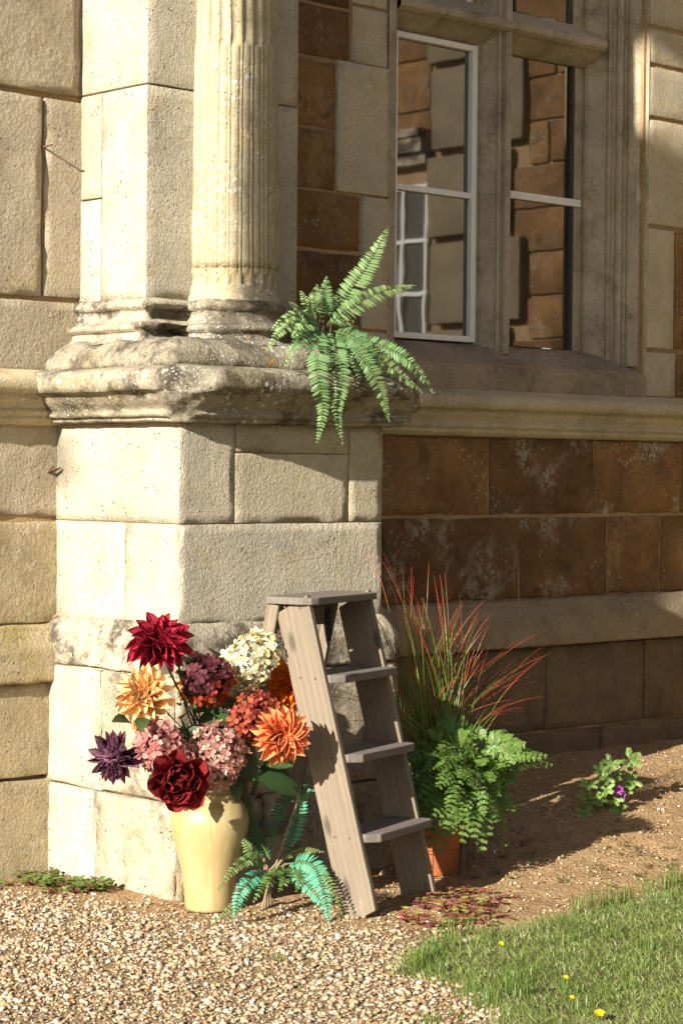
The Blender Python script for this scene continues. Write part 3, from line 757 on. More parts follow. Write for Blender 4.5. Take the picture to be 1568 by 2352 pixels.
for a_b, a_t in ((0, .006), (LWID, LWID + .006)):
    pb = LP(a_b, 0, zb); pb.z = gnd(pb.x, pb.y) - .004; pt = LP(a_t, -RUN * zt, zt)
    e1_ = (pt - pb).normalized(); ez_ = LW.copy(); ez_ = (ez_ - e1_ * e1_.dot(ez_)).normalized(); ey_ = ez_.cross(e1_)
    if ey_.dot(LF) < 0: pass
    Ls = (pt - pb).length; k_ = RUN / math.sqrt(1 + RUN * RUN) * 1.03
    hw = .064; sl_ = hw * k_ * (1 if ey_.dot(LF) > 0 else -1)
    # ends cut level with floor and top board
    fr = frame((pb + pt) / 2, e1_, ey_, ez_)
    poly = [(-Ls / 2 + sl_ * -1, -hw), (Ls / 2 - sl_, -hw), (Ls / 2 + sl_, hw), (-Ls / 2 + sl_, hw)]
    n_ = 12; top_ = []; bot_ = []
    for i in range(1, n_): 
        t = i / n_; bot_.append((poly[0][0] + (poly[1][0] - poly[0][0]) * t, -hw)); top_.append((poly[2][0] + (poly[3][0] - poly[2][0]) * t, hw))
    board("stile", Ls, 2 * hw, .023, M['wood'], fr, [poly[0]] + bot_ + [poly[1], poly[2]] + top_ + [poly[3]])
for z in (.268, .521, .775):
    xa, xb, xe = .0125, LWID - .0125, LWID + .013; c_ = -RUN * z
    bk, fs, ff = c_ - .060, c_ + .0665, c_ + .112
    poly = [(xa, bk), (xb, bk), (xb, fs), (xe, fs), (xe, ff - .014), (xe - .014, ff), (xa + .040, ff), (xa, ff - .034)]
    board("tread", 1, 1, .027, M['wood_tread'], frame(L0 + Vector((0, 0, z - .0135)), LW, LF, Vector((0, 0, -1))), [(x, y) for x, y in poly])
c_ = -RUN * TOPZ
x0, x1, y0, y1 = -.026, LWID + .034, c_ - .098, c_ + .092
board("top_board", 1, 1, .024, M['wood_tread'], frame(L0 + Vector((0, 0, TOPZ - .012)), LW, LF, Vector((0, 0, -1))), [(x0 + .02, y0), (x1 - .02, y0), (x1, y0 + .02), (x1, y1 - .03), (x1 - .012, y1 - .010), (x1 - .03, y1), (x0 + .05, y1), (x0 + .018, y1 - .010), (x0, y1 - .04), (x0, y0 + .02)])
board("rear_rail", LWID - .03, .085, .02, M['wood'], frame(LP(LWID / 2, c_ - .078, TOPZ - .070), LW, Vector((0, 0, 1)), LW.cross(Vector((0, 0, 1)))))
for xt, xb in ((-.004, .01), (LWID - .035, LWID - .03)):
    pb = LP(xb, -.545, -.005); pt = LP(xt, c_ - .060, TOPZ - .026); e1_ = (pt - pb).normalized()
    ez_ = LW.copy(); ez_ = (ez_ - e1_ * e1_.dot(ez_)).normalized(); ey_ = ez_.cross(e1_)
    board("rear_leg", (pt - pb).length, .046, .022, M['wood'], frame((pb + pt) / 2, e1_, ey_, ez_))
for bx, bz in ((LWID - .0125, 0),):
    V, Fs = [], []
    q = LP(LWID - .055, c_ - .06, TOPZ - .115)
    hb = bmesh.new(); bmesh.ops.create_cube(hb, size=1.0, matrix=frame(q, LW, LF, Vector((0, 0, 1))) @ Matrix.Diagonal((.028, .006, .11, 1))); hv = [v.co.copy() for v in hb.verts]; hf = [[v.index for v in f.verts] for f in hb.faces]; hb.free()
    mk("hinge", hv, hf, M['lead'], lad)
for z in (.255, .508, .762, .99):
    for db in (-.028, .028):
        V, Fs = [], []
        q = LP(.006 * z - .0118, -RUN * z + db, z); tube(V, Fs, [q + LW * .004, q - LW * .0012], .0042, 10); mk("screw", V, Fs, M['iron_nail'], lad)
board("rear_stretcher", LWID - .05, .04, .018, M['wood'], frame(LP(LWID / 2 - .01, -.508, .20), LW, Vector((0, 0, 1)), LW.cross(Vector((0, 0, 1)))))

# ------------------------------------------------------------------ vase
VX, VY = -.018, -.196
vz = gnd(VX, VY) + .002
vase = thing("vase", "tall pale yellow glazed stoneware vase holding the silk flowers beside the pier", "vase", (VX, VY, vz))
VP = [(.0, .0), (.068, .0), (.078, .004), (.081, .012), (.083, .05), (.088, .10), (.096, .16), (.107, .22), (.116, .265), (.1185, .295), (.115, .320), (.104, .345), (.092, .358), (.084, .364), (.083, .372), (.088, .376), (.0885, .384), (.083, .390), (.082, .41), (.085, .435), (.090, .446), (.092, .452), (.087, .456), (.080, .450), (.074, .41), (.07, .36), (.07, .30), (.05, .1), (.0, .05)]
VP2 = [(r_ * (1.0 + .085 * sst(.10, .24, z)), z + vz) for r_, z in VP]
body = lathe("vase_body", VP2, M['glaze'], vase, a0=0, a1=360, na=64, amp=.0006, cx=VX, cy=VY)
vp = Vector((VX, VY, vz))

# ------------------------------------------------------------------ petals, leaves and fronds
def petal_mesh(name, wf, cup, curl, c0, c1, c2, nt=5, ns=5, fold=.0, ruffle=0.0, edge=None):
    """unit length petal along +X, inner face +Z; c0..c2 colours from base to tip"""
    V = []; Fs = []; C = []
    for i in range(nt + 1):
        t = i / nt; w = wf(t)
        for j in range(ns):
            s = -1 + 2 * j / (ns - 1)
            x = t; z = cup * w * s * s * 2.2 + curl * t * t + fold * abs(s) * w
            if ruffle: z += ruffle * math.sin(7 * s + 3 * t) * t * .5
            V.append((x - .04 * s * s * t, s * w, z))
            c = [c0[q] + (c1[q] - c0[q]) * min(1, t * 2) if t < .5 else c1[q] + (c2[q] - c1[q]) * (t - .5) * 2 for q in range(3)]
            if edge is not None and abs(s) > .6: c = [c[q] * .5 + edge[q] * .5 for q in range(3)]
            C.append(c)
    for i in range(nt):
        for j in range(ns - 1):
            a = i * ns + j; Fs.append((a, a + ns, a + ns + 1, a + 1))
    me = bpy.data.meshes.new(name); me.from_pydata(V, [], Fs); me.update()
    me.polygons.foreach_set("use_smooth", [True] * len(me.polygons))
    ca_ = me.color_attributes.new("tint", 'FLOAT_COLOR', 'POINT')
    ca_.data.foreach_set("color", np.concatenate([np.array(C), np.ones((len(C), 1))], 1).astype(np.float32).ravel())
    me.materials.append(M['petal']); return me
def place(name, me, parent, mw):
    o = link(bpy.data.objects.new(name, me)); parent_to(o, parent)
    o.matrix_local = Matrix.Translation(-Vector(WORG[parent.name])) @ mw
    return o
def basis(nv):
    nv = nv.normalized(); x = nv.orthogonal().normalized(); return x, nv.cross(x), nv
def mtx(o, ex, ey, ez, s=1.0): return Matrix.Translation(o) @ (Matrix((ex, ey, ez)).transposed().to_4x4() @ Matrix.Diagonal((s, s, s, 1)))
pointed = lambda wmax: (lambda t: wmax * (math.sin(math.pi * min(1, t ** .75 * .97)) ** .8 + .10 * (1 - t)) if t < 1 else .004)
spoon = lambda wmax: (lambda t: wmax * (.35 + .65 * math.sin(math.pi * .5 * min(1, t / .65))) * (1 if t < .65 else max(.18, math.sqrt(max(0, 1 - ((t - .65) / .40) ** 2)))))
LC = (.022, .05, .014); LC2 = (.04, .085, .024)
def leaf_mesh(name, L_, W_, c0, c1, m, droop=.25, fold=.25, serr=0):
    V = []; Fs = []; C = []; nt = 8
    for i in range(nt + 1):
        t = i / nt; w = W_ * math.sin(math.pi * min(.985, t ** .8 * .98)) ** .9 + .001
        if serr and i % 2: w *= 1 - serr
        for j, s in enumerate((-1, 0, 1)):
            V.append((L_ * t, s * w, -droop * L_ * t * t + fold * abs(s) * w)); f_ = .7 if s == 0 else 1
            C.append([(c0[q] + (c1[q] - c0[q]) * t) * (1.25 if s == 0 else 1) for q in range(3)])
    for i in range(nt):
        for j in range(2): a = i * 3 + j; Fs.append((a, a + 3, a + 4, a + 1))
    me = bpy.data.meshes.new(name); me.from_pydata(V, [], Fs); me.update()
    me.polygons.foreach_set("use_smooth", [True] * len(me.polygons))
    ca_ = me.color_attributes.new("tint", 'FLOAT_COLOR', 'POINT')
    ca_.data.foreach_set("color", np.concatenate([np.array(C), np.ones((len(C), 1))], 1).astype(np.float32).ravel())
    me.materials.append(m); return me
DL = [leaf_mesh("leaf", .13, .034, LC, LC2, M['leaf'], .3, .3, .12), leaf_mesh("leaf", .105, .030, (.03, .06, .018), (.06, .10, .03), M['leaf'], .15, .35, .12)]
k = Mat("dry_stalk_tan"); k.bsdf((.22, .17, .10), .8, .2); M['terra_stalk'] = k.m
k = Mat("flower_stem"); k.bsdf((.06, .075, .025), .6, .3); M['stem'] = k.m
NECK = vp + Vector((0, 0, .43))
def flower_root(name, label, cat, c, nv, group=None, nleaf=2, leaf_r=(.25, .6)):
    t = thing(name, label, cat, NECK + Vector((random.uniform(-.03, .03), random.uniform(-.03, .03), -.2)), group)
    a = Vector(WORG[t.name]); mid = NECK + (c - NECK) * .35 + Vector((0, 0, .05)); end = c - nv.normalized() * .012
    nk = Vector((a.x, a.y, NECK.z))
    P = [a, nk, mid, mid.lerp(end, .6) - nv * .02, end]
    V, Fs = tube([], [], P, .0035, 6); mk("stem", V, Fs, M['stem'], t, True)
    for i in range(nleaf):
        q = nk.lerp(end, random.uniform(*leaf_r))
        d = Vector((random.uniform(-1, .8), random.uniform(-1, .3), random.uniform(-.1, .8))).normalized()
        x = d; z = Vector((0, 0, 1)); z = (z - x * x.dot(z)).normalized(); y = z.cross(x)
        place("leaf", DL[i % 2], t, mtx(q, x, y, z, random.uniform(.75, 1.1)))
    return t
def dahlia(label, px, n, face, rad, cols, layers, wf, cup=.25, curl=.0, edge=None, name="dahlia", u=None, nleaf=2, mesh=None, jit=.12):
    c = atn(px[0], px[1], n) if u is None else atu(px[0], px[1], u)
    nv = Vector(face).normalized(); t = flower_root(name, label, "flower", c, nv, "silk flowers in the yellow vase", nleaf)
    X, Y, Z = basis(nv)
    ms = [petal_mesh("petal", wf, cup * 1.7, curl + random.uniform(-.12, .16), *cols, fold=random.uniform(.15, .45), ruffle=random.uniform(.1, .3), edge=edge, nt=6) for _ in range(5)]
    V, Fs = [], []
    core = []
    for li, (cnt, ln, el, back) in enumerate(layers):
        for i in range(cnt):
            a = 2 * math.pi * (i + .5 * (li % 2) + random.uniform(-jit, jit) * 1.5) / cnt
            e = R(el + random.uniform(-9, 9)); o_ = X * math.cos(a) + Y * math.sin(a)
            ex_ = o_ * math.cos(e) + nv * math.sin(e); ez_ = -o_ * math.sin(e) + nv * math.cos(e); ey_ = ez_.cross(ex_)
            rl = random.uniform(-.25, .25); ey2 = ey_ * math.cos(rl) + ez_ * math.sin(rl); ez2 = ez_ * math.cos(rl) - ey_ * math.sin(rl)
            place("petal", ms[random.randrange(5)], t, mtx(c + nv * back * rad + o_ * .06 * rad, ex_, ey2, ez2, rad * ln * random.uniform(.9, 1.06)))
    b = bmesh.new(); bmesh.ops.create_icosphere(b, subdivisions=2, radius=rad * .16); 
    Vc = [c + nv * rad * .05 + v.co for v in b.verts]; Fc = [[v.index for v in f.verts] for f in b.faces]; b.free()
    mk("flower_heart", Vc, Fc, M['petal'], t, True, cols=np.tile(np.array(cols[0]) * .8, (len(Vc), 1)))
    return t
def floret_mesh(cols, seed):
    """four rounded petals round a tiny eye"""
    rr = random.Random(seed); V = []; Fs = []; C = []
    for p in range(4):
        a = p * math.pi / 2 + rr.uniform(-.12, .12); ca_, sa_ = math.cos(a), math.sin(a); b = len(V)
        sz = rr.uniform(.85, 1.1); tl = rr.uniform(-.1, .45); c = cols[rr.randrange(len(cols))]
        shp = [(.06, 0), (.45, .34), (.45, 0), (.45, -.34), (.82, .36), (.86, 0), (.82, -.36), (1.02, .14), (1.02, -.14)]
        for x, y in shp:
            z = tl * x * x + .22 * abs(y) + rr.uniform(-.04, .04)
            V.append(((x * ca_ - y * sa_) * sz, (x * sa_ + y * ca_) * sz, z)); k_ = .75 + .35 * x
            C.append([q * k_ for q in c])
        for q in ((0, 2, 1), (0, 3, 2), (1, 2, 5, 4), (2, 3, 6, 5), (4, 5, 7), (5, 6, 8), (5, 8, 7)): Fs.append([b + i for i in q])
    me = bpy.data.meshes.new("floret"); me.from_pydata(V, [], Fs); me.update()
    me.polygons.foreach_set("use_smooth", [True] * len(me.polygons))
    ca_ = me.color_attributes.new("tint", 'FLOAT_COLOR', 'POINT')
    ca_.data.foreach_set("color", np.concatenate([np.array(C), np.ones((len(C), 1))], 1).astype(np.float32).ravel())
    me.materials.append(M['petal']); return me
def hydrangea(label, px, n, face, rad, cols, cnt=70, fs=.020, elong=(1, 1), axis=None, cols2=None, nleaf=2):
    c = atn(px[0], px[1], n); nv = Vector(face).normalized(); rad *= 1.08; fs *= 1.08; cnt = int(cnt * 1.45); t = flower_root("hydrangea", label, "flower", c - nv * rad * .4, nv, "silk flowers in the yellow vase", nleaf)
    ms = [floret_mesh(cols, i + cnt) for i in range(4)]; ms2 = [floret_mesh(cols2, i + 50) for i in range(3)] if cols2 else ms
    ax = Vector(axis).normalized() if axis else None
    ga = math.pi * (3 - math.sqrt(5))
    for i in range(cnt):
        z = 1 - 2 * (i + .5) / cnt; rr = math.sqrt(1 - z * z); a = ga * i
        d = Vector((rr * math.cos(a), rr * math.sin(a), z)); d = (d + Vector([random.uniform(-.14, .14) for _ in range(3)])).normalized()
        if d.dot(nv) < -.45: continue
        q = d * rad * random.uniform(.84, 1.06)
        if ax:
            k_ = q.dot(ax); tp = k_ / rad
            side = q - ax * k_; q = side * (1 - .16 * tp) + ax * k_ * elong[0]
        X, Y, Z = basis((d + Vector([random.uniform(-.65, .65) for _ in range(3)])).normalized())
        an = random.uniform(0, 6.28); X2 = X * math.cos(an) + Y * math.sin(an); Y2 = Z.cross(X2)
        use = ms2 if (cols2 and (d.dot(Vector((.35, -.3, -.9))) > .25)) else ms
        place("floret", use[i % len(use)], t, mtx(c + q, X2, Y2, Z, fs * random.uniform(.85, 1.2)))
    b = bmesh.new(); bmesh.ops.create_icosphere(b, subdivisions=2, radius=rad * .80)
    Vc = []
    for v in b.verts:
        q = v.co.copy()
        if ax: k_ = q.dot(ax); q = (q - ax * k_) * (1 - .3 * k_ / rad) + ax * k_ * elong[0]
        Vc.append(c + q)
    Fc = [[v.index for v in f.verts] for f in b.faces]; b.free()
    mk("flower_heart", Vc, Fc, M['petal'], t, True, cols=np.tile(np.array(cols[0]) * .35, (len(Vc), 1)))
    return t
CAMF = Vector((-.66, -.72, .12))          # towards the viewer
full = [(13, 1.04, -4, .0), (13, 1.0, 14, .03), (12, .86, 33, .06), (10, .66, 52, .09), (8, .44, 68, .12)]
dahlia("dark crimson dahlia at the top of the bouquet, against the pier", (364, 1482), -.17, (-.55, -.62, .50), .107, ((.14, .008, .014), (.34, .012, .028), (.46, .035, .065)), full, pointed(.205), .30, .06, edge=(.09, .005, .02))
dahlia("peach yellow dahlia below the crimson one at the left of the bouquet", (335, 1596), -.24, (-.80, -.55, .15), .096, ((.80, .36, .10), (.82, .50, .20), (.84, .62, .34)), full, pointed(.225), .25, .0)
hydrangea("burgundy hydrangea with rust red lower florets in the middle of the bouquet", (478, 1562), -.29, (-.6, -.7, .35), .072, [(.10, .022, .030), (.15, .045, .055), (.07, .014, .022)], 66, .019, cols2=[(.32, .05, .02), (.22, .025, .015)])
hydrangea("creamy white cone shaped hydrangea next to the ladder stile", (574, 1518), -.31, (-.6, -.7, .35), .070, [(.84, .78, .54), (.86, .82, .64), (.80, .66, .34)], 96, .019, elong=(1.5, 1), axis=(.60, -.15, .70))
dahlia("bright orange dahlia half hidden behind the ladder stile", (668, 1575), -.31, (-.75, -.55, .25), .092, ((.70, .12, .0), (.82, .20, .005), (.86, .30, .01)), full[:4], pointed(.205), .25, .0, nleaf=1)
hydrangea("rusty red brown hydrangea just above the front orange dahlia", (585, 1650), -.38, (-.6, -.75, .25), .074, [(.30, .055, .028), (.22, .035, .03), (.40, .10, .05)], 64, .020)
dahlia("large coral orange dahlia in front of the ladder stile", (645, 1690), 0, (-.52, -.82, .12), .093, ((.78, .20, .05), (.82, .17, .035), (.86, .36, .15)), full, pointed(.225), .25, -.04, u=.0, edge=(.85, .38, .2))
hydrangea("dusty pink hydrangea beside the purple dahlia", (368, 1717), -.31, (-.7, -.7, .15), .072, [(.48, .19, .165), (.40, .135, .12), (.56, .28, .24)], 70, .020)
hydrangea("large pale pink hydrangea at the right above the vase neck", (497, 1738), -.36, (-.62, -.75, .2), .083, [(.60, .32, .25), (.50, .20, .165), (.68, .44, .36)], 110, .0175, elong=(1.15, 1), axis=(-.1, -.2, -1))
dahlia("dark purple dahlia with narrow incurved petals at the far left of the bouquet", (279, 1735), -.22, (-.85, -.50, -.05), .094, ((.10, .022, .055), (.19, .06, .115), (.36, .19, .26)), [(15, .95, 0, .0), (17, 1.0, 16, .03), (15, .98, 32, .06), (13, .9, 48, .09), (9, .72, 64, .1)], pointed(.12), 1.0, .42, jit=.35)
# peony: broad cupped petals
def peony(label, px, n, face, rad):
    c = atn(px[0], px[1], n); nv = Vector(face).normalized(); t = flower_root("peony", label, "flower", c, nv, "silk flowers in the yellow vase", 2)
    X, Y, Z = basis(nv)
    cols_ = ((.07, .003, .006), (.16, .008, .012), (.26, .028, .028))
    ms = [petal_mesh("petal", spoon(.37), .42, cu, *cols_, nt=6, ns=7, ruffle=.12) for cu in (.25, .4, .55)]
    for li, (cnt, ln, el, back) in enumerate([(9, 1.02, 4, -.10), (10, .98, 26, -.06), (10, .88, 46, -.02), (11, .72, 60, .02), (12, .58, 68, .06), (11, .46, 76, .10), (9, .34, 84, .14)]):
        for i in range(cnt):
            a = 2 * math.pi * (i + .5 * (li % 2) + random.uniform(-.2, .2)) / cnt; e = R(el + random.uniform(-10, 10))
            o_ = X * math.cos(a) + Y * math.sin(a); ex_ = o_ * math.cos(e) + nv * math.sin(e); ez_ = -o_ * math.sin(e) + nv * math.cos(e); ey_ = ez_.cross(ex_)
            rl = random.uniform(-.35, .35); ey2 = ey_ * math.cos(rl) + ez_ * math.sin(rl); ez2 = ez_ * math.cos(rl) - ey_ * math.sin(rl)
            rr = rad * (.10 + .09 * (6 - li) if li > 1 else .08)
            place("petal", ms[(i + li) % 3], t, mtx(c + nv * back * rad * 1.2 + o_ * rr * .55, ex_, ey2, ez2, rad * ln * random.uniform(.88, 1.05)))
    return t
peony("dark red peony hanging low over the lip of the vase", (412, 1788), -.44, (-.60, -.78, -.02), .094)
dahlia("small mauve white dahlia between the hydrangeas", (507, 1655), -.27, (-.45, -.6, .70), .048, ((.42, .30, .14), (.66, .55, .50), (.76, .70, .70)), [(9, 1, 30, 0), (9, .85, 52, .05), (6, .6, 72, .08)], pointed(.18), .3, .1, nleaf=1)
dahlia("small orange flower tucked under the peach dahlia", (340, 1668), -.17, (-.6, -.75, .2), .050, ((.75, .20, .02), (.84, .26, .03), (.85, .35, .06)), full[:3], pointed(.22), .25, 0, nleaf=1)
dahlia("small peach flower behind the burgundy hydrangea", (438, 1580), -.11, (-.7, -.65, .2), .055, ((.78, .36, .10), (.80, .44, .16), (.82, .55, .28)), full[:3], pointed(.22), .25, 0, nleaf=1)
# a closed bud on its own stem
c = atn(410, 1522, -.17); t = flower_root("flower_bud", "small closed olive bud on a thin stem beside the crimson dahlia", "flower bud", c, Vector((0, 0, 1)), "silk flowers in the yellow vase", 1)
b = bmesh.new(); bmesh.ops.create_uvsphere(b, u_segments=10, v_segments=7, radius=.013); Vc = [c + Vector((v.co.x, v.co.y, v.co.z * 1.15)) for v in b.verts]; Fc = [[v.index for v in f.verts] for f in b.faces]; b.free()
mk("bud", Vc, Fc, M['leaf'], t, True, cols=np.tile((.14, .13, .03), (len(Vc), 1)))
# loose greenery standing in the vase
gr = thing("foliage_spray", "dark green silk leaves filling the middle of the bouquet", "foliage", NECK - Vector((0, 0, .2)))
for px, n, d, s in (((300, 1660), -.25, (-.7, -.4, .3), .8), ((545, 1590), -.33, (.2, -.6, -.5), .8), ((330, 1650), -.30, (-.5, -.5, -.2), .8), ((425, 1690), -.28, (.3, -.7, .3), .7), ((455, 1655), -.26, (.6, -.6, .2), .9), ((590, 1790), -.45, (.8, -.4, -.2), 1.2), ((420, 1650), -.22, (-.2, -.5, .3), 1.1), ((470, 1640), -.20, (.5, -.6, -.1), 1.2), ((450, 1610), -.16, (-.4, -.3, .5), 1.1), ((520, 1620), -.2, (.3, -.5, -.4), 1.0), ((430, 1680), -.26, (.6, -.5, -.35), 1.1), ((560, 1730), -.36, (.1, -.5, -.8), 1.1),
                    ((585, 1775), -.38, (.85, -.4, -.15), 1.25), ((540, 1780), -.36, (-.3, -.5, -.7), .9), ((360, 1775), -.33, (-.5, -.5, -.5), .8), ((600, 1750), -.40, (.7, -.5, -.05), 1.0), ((450, 1690), -.30, (.2, -.8, -.5), 1.0), ((500, 1600), -.14, (-.7, -.3, .1), 1.1), ((475, 1700), -.25, (-.7, -.4, .4), 1.1), ((620, 1620), -.2, (.2, -.6, .6), .8), ((545, 1700), -.27, (.5, -.6, .4), 1.1), ((440, 1630), -.14, (.2, -.7, .3), 1.2), ((530, 1640), -.12, (-.2, -.7, .3), 1.2)):
    q = atn(px[0], px[1], n); x = Vector(d).normalized(); z = Vector((-.5, -.6, .7)); z = (z - x * x.dot(z)).normalized(); y = z.cross(x)
    place("leaf", DL[random.randrange(2)], gr, mtx(q, x, y, z, s))
for k_ in range(9):
    e = atn(random.uniform(410, 610), random.uniform(1610, 1700), random.uniform(-.3, -.12)); a = NECK + Vector((random.uniform(-.04, .04), random.uniform(-.04, .04), -.15))
    V, Fs = tube([], [], [a, a.lerp(e, .5) + Vector((0, 0, .04)), e], .003, 5); mk("stem", V, Fs, M['stem'], gr, True)

# ------------------------------------------------------------------ ferns
def cat_rom(P, m_):
    P = [Vector(p) for p in P]; P = [P[0] * 2 - P[1]] + P + [P[-1] * 2 - P[-2]]; out = []
    for i in range(1, len(P) - 2):
        for j in range(m_):
            t = j / m_; a, b, c, d = P[i - 1:i + 3]
            out.append(.5 * ((2 * b) + (c - a) * t + (2 * a - 5 * b + 4 * c - d) * t * t + (3 * b - a - 3 * c + d) * t ** 3))
    out.append(P[-2]); return out
def frond(parent, P, wid, c0, c1, m, npair=34, up=Vector((-.5, -.6, .6)), droop=.25, fwd=.35, stemc=(.12, .16, .05), name="frond", taper=.75, lw=.30):
    """a fern frond: midrib with two rows of narrow leaflets"""
    C_ = cat_rom(P, 14); L = [0]
    for a, b in zip(C_[:-1], C_[1:]): L.append(L[-1] + (b - a).length)
    T = L[-1]
    def at(s):
        s = min(max(s, 0), T - 1e-5); i = 0
        while L[i + 1] < s: i += 1
        f_ = (s - L[i]) / max(1e-9, L[i + 1] - L[i]); return C_[i].lerp(C_[i + 1], f_), (C_[i + 1] - C_[i]).normalized()
    V, Fs = tube([], [], [at(T * i / 12)[0] for i in range(13)], .0026, 5, .0008)
    Cc = [stemc] * len(V)
    for k_ in range(npair):
        t = (k_ + .5) / npair; p, tg = at(T * (.05 + .95 * t) + random.uniform(-.12, .12) * T / npair)
        sd_ = tg.cross(up).normalized(); nz_ = sd_.cross(tg).normalized()
        w = wid * min(1, (t + .06) / .22) ** .7 * (1 - max(0, (t - .35) / .65) ** 1.6 * (1 - .10)) * random.uniform(.92, 1.06)
        for sg in (-1, 1):
            d = (sd_ * sg + tg * (fwd + .35 * t) + nz_ * random.uniform(.02, .16)).normalized()
            q = d.cross(nz_).normalized(); tw = random.gauss(0, .38); nl = (nz_ * math.cos(tw) + q * math.sin(tw)); q = nl.cross(d).normalized()
            hw = min(wid * lw * .5, T / npair * .44) * (.55 + .45 * w / wid)
            b = len(V); col = [c0[z_] + (c1[z_] - c0[z_]) * min(1, max(0, t + random.uniform(-.2, .2))) for z_ in range(3)]
            for (x, y) in ((0, .25), (0, -.25), (.3, 1), (.3, -1), (.72, .85), (.72, -.85), (1, .12), (1, -.12)):
                V.append(p + d * (w * x) + q * (hw * y) - nl * (droop * w * x * x) + nl * (.25 * hw * (abs(y))))
                Cc.append([cc * (.82 + .3 * x) for cc in col])
            for f_ in ((0, 1, 3, 2), (2, 3, 5, 4), (4, 5, 7, 6)): Fs.append([b + i for i in f_])
    return mk(name, V, Fs, m, parent, cols=np.array(Cc))
GA, GB = (.13, .235, .095), (.21, .335, .135)
fernA = thing("fern", "pale green silk fern on the ledge of the pier beside the window", "fern", atn(745, 820, -.06))
def pxn(L_): return [atn(x, y, n) for x, y, n in L_]
FA = [([(752, 745, -.05), (800, 672, -.06), (850, 600, -.05), (893, 520, -.02)], .040, 46), ([(748, 752, -.06), (800, 712, -.10), (870, 672, -.10), (955, 655, -.06)], .036, 46),
      ([(742, 735, -.04), (746, 690, -.06), (750, 634, -.03)], .026, 26), ([(735, 735, -.05), (722, 695, -.07), (728, 652, -.05)], .024, 26), ([(728, 740, -.07), (708, 705, -.12), (690, 668, -.12)], .026, 26),
      ([(725, 745, -.08), (690, 715, -.14), (664, 692, -.14)], .024, 24), ([(735, 748, -.08), (680, 742, -.16), (640, 765, -.19), (613, 806, -.19)], .030, 34), ([(735, 740, -.06), (690, 722, -.12), (650, 735, -.16), (622, 760, -.17)], .026, 30),
      ([(735, 760, -.09), (700, 775, -.17), (672, 800, -.20), (655, 842, -.20)], .026, 28), ([(733, 755, -.09), (729, 800, -.20), (732, 870, -.25), (742, 940, -.245), (728, 1018, -.23)], .036, 56),
      ([(762, 765, -.08), (775, 810, -.20), (786, 870, -.245), (774, 945, -.24), (788, 1020, -.23)], .030, 50), ([(766, 760, -.08), (805, 772, -.15), (840, 800, -.20), (868, 846, -.21)], .036, 32), ([(775, 758, -.06), (850, 785, -.12), (920, 815, -.19), (962, 855, -.21), (998, 905, -.21)], .030, 54),
      ([(770, 770, -.08), (815, 800, -.18), (858, 858, -.24), (880, 915, -.25), (895, 970, -.245)], .031, 50), ([(775, 765, -.07), (840, 800, -.16), (905, 850, -.21), (970, 902, -.22)], .030, 46), ([(745, 760, -.08), (752, 790, -.16), (757, 815, -.20), (760, 850, -.22)], .024, 22),
      ([(760, 745, -.02), (800, 740, .04), (830, 760, .06)], .026, 22), ([(730, 742, -.03), (700, 748, -.06), (670, 776, -.12)], .024, 24), ([(755, 770, -.06), (790, 790, -.12), (812, 830, -.18), (828, 875, -.20)], .024, 26)]
for P, w, npair in FA:
    fk = random.uniform(.62, 1.12); yk = random.uniform(.85, 1.2)
    frond(fernA, pxn(P), w * 1.22, tuple(a * b for a, b in zip(GA, (fk * yk, fk, fk * .95))), tuple(a * b for a, b in zip(GB, (fk * yk, fk, fk * .95))), M['fakefern'], int(npair * .8), up=Vector((-.62, -.66, .40)), lw=.40, fwd=.2)
b_ = atn(745, 830, -.03)
V, Fs = [], []
for i in range(26):     # wiry dark roots and stalks where the fronds leave the ledge
    a = Vector((b_.x + random.uniform(-.05, .05), -.03 + random.uniform(-.04, .03), 1.80)); d = Vector((random.uniform(-.10, .16), random.uniform(-.16, -.02), random.uniform(-.02, .12)))
    tube(V, Fs, [a, a + d * .6 + Vector((0, 0, .03)), a + d], .0018, 4)
for P, w, npair in FA: tube(V, Fs, [Vector((b_.x + random.uniform(-.02, .02), -.03, 1.80)), atn(*P[0])], .003, 5)
hb = bmesh.new(); bmesh.ops.create_icosphere(hb, subdivisions=4, radius=1.0); hv = []
for v in hb.verts:
    q = Vector((v.co.x * .105, v.co.y * .062, max(-.2, v.co.z) * .036)); q += noise.noise_vector(v.co * 3) * .012 + noise.noise_vector(v.co * 9) * .007; hv.append(q + Vector((b_.x + .01, -.045, 1.797)))
hf = [[v.index for v in f.verts] for f in hb.faces]; hb.free()
mk("root_clump", hv, hf, stone_mat("dark_root_soil", (.07, .055, .035), (.05, .04, .028), (.06, .07, .025), white=0, dark=.3, bump=1.0), fernA, True)
mk("fern_stalks", V, Fs, stone_mat("fern_stalk_brown", (.10, .075, .05), (.07, .055, .04), (.05, .04, .03), white=0, dark=0, bump=.2), fernA)

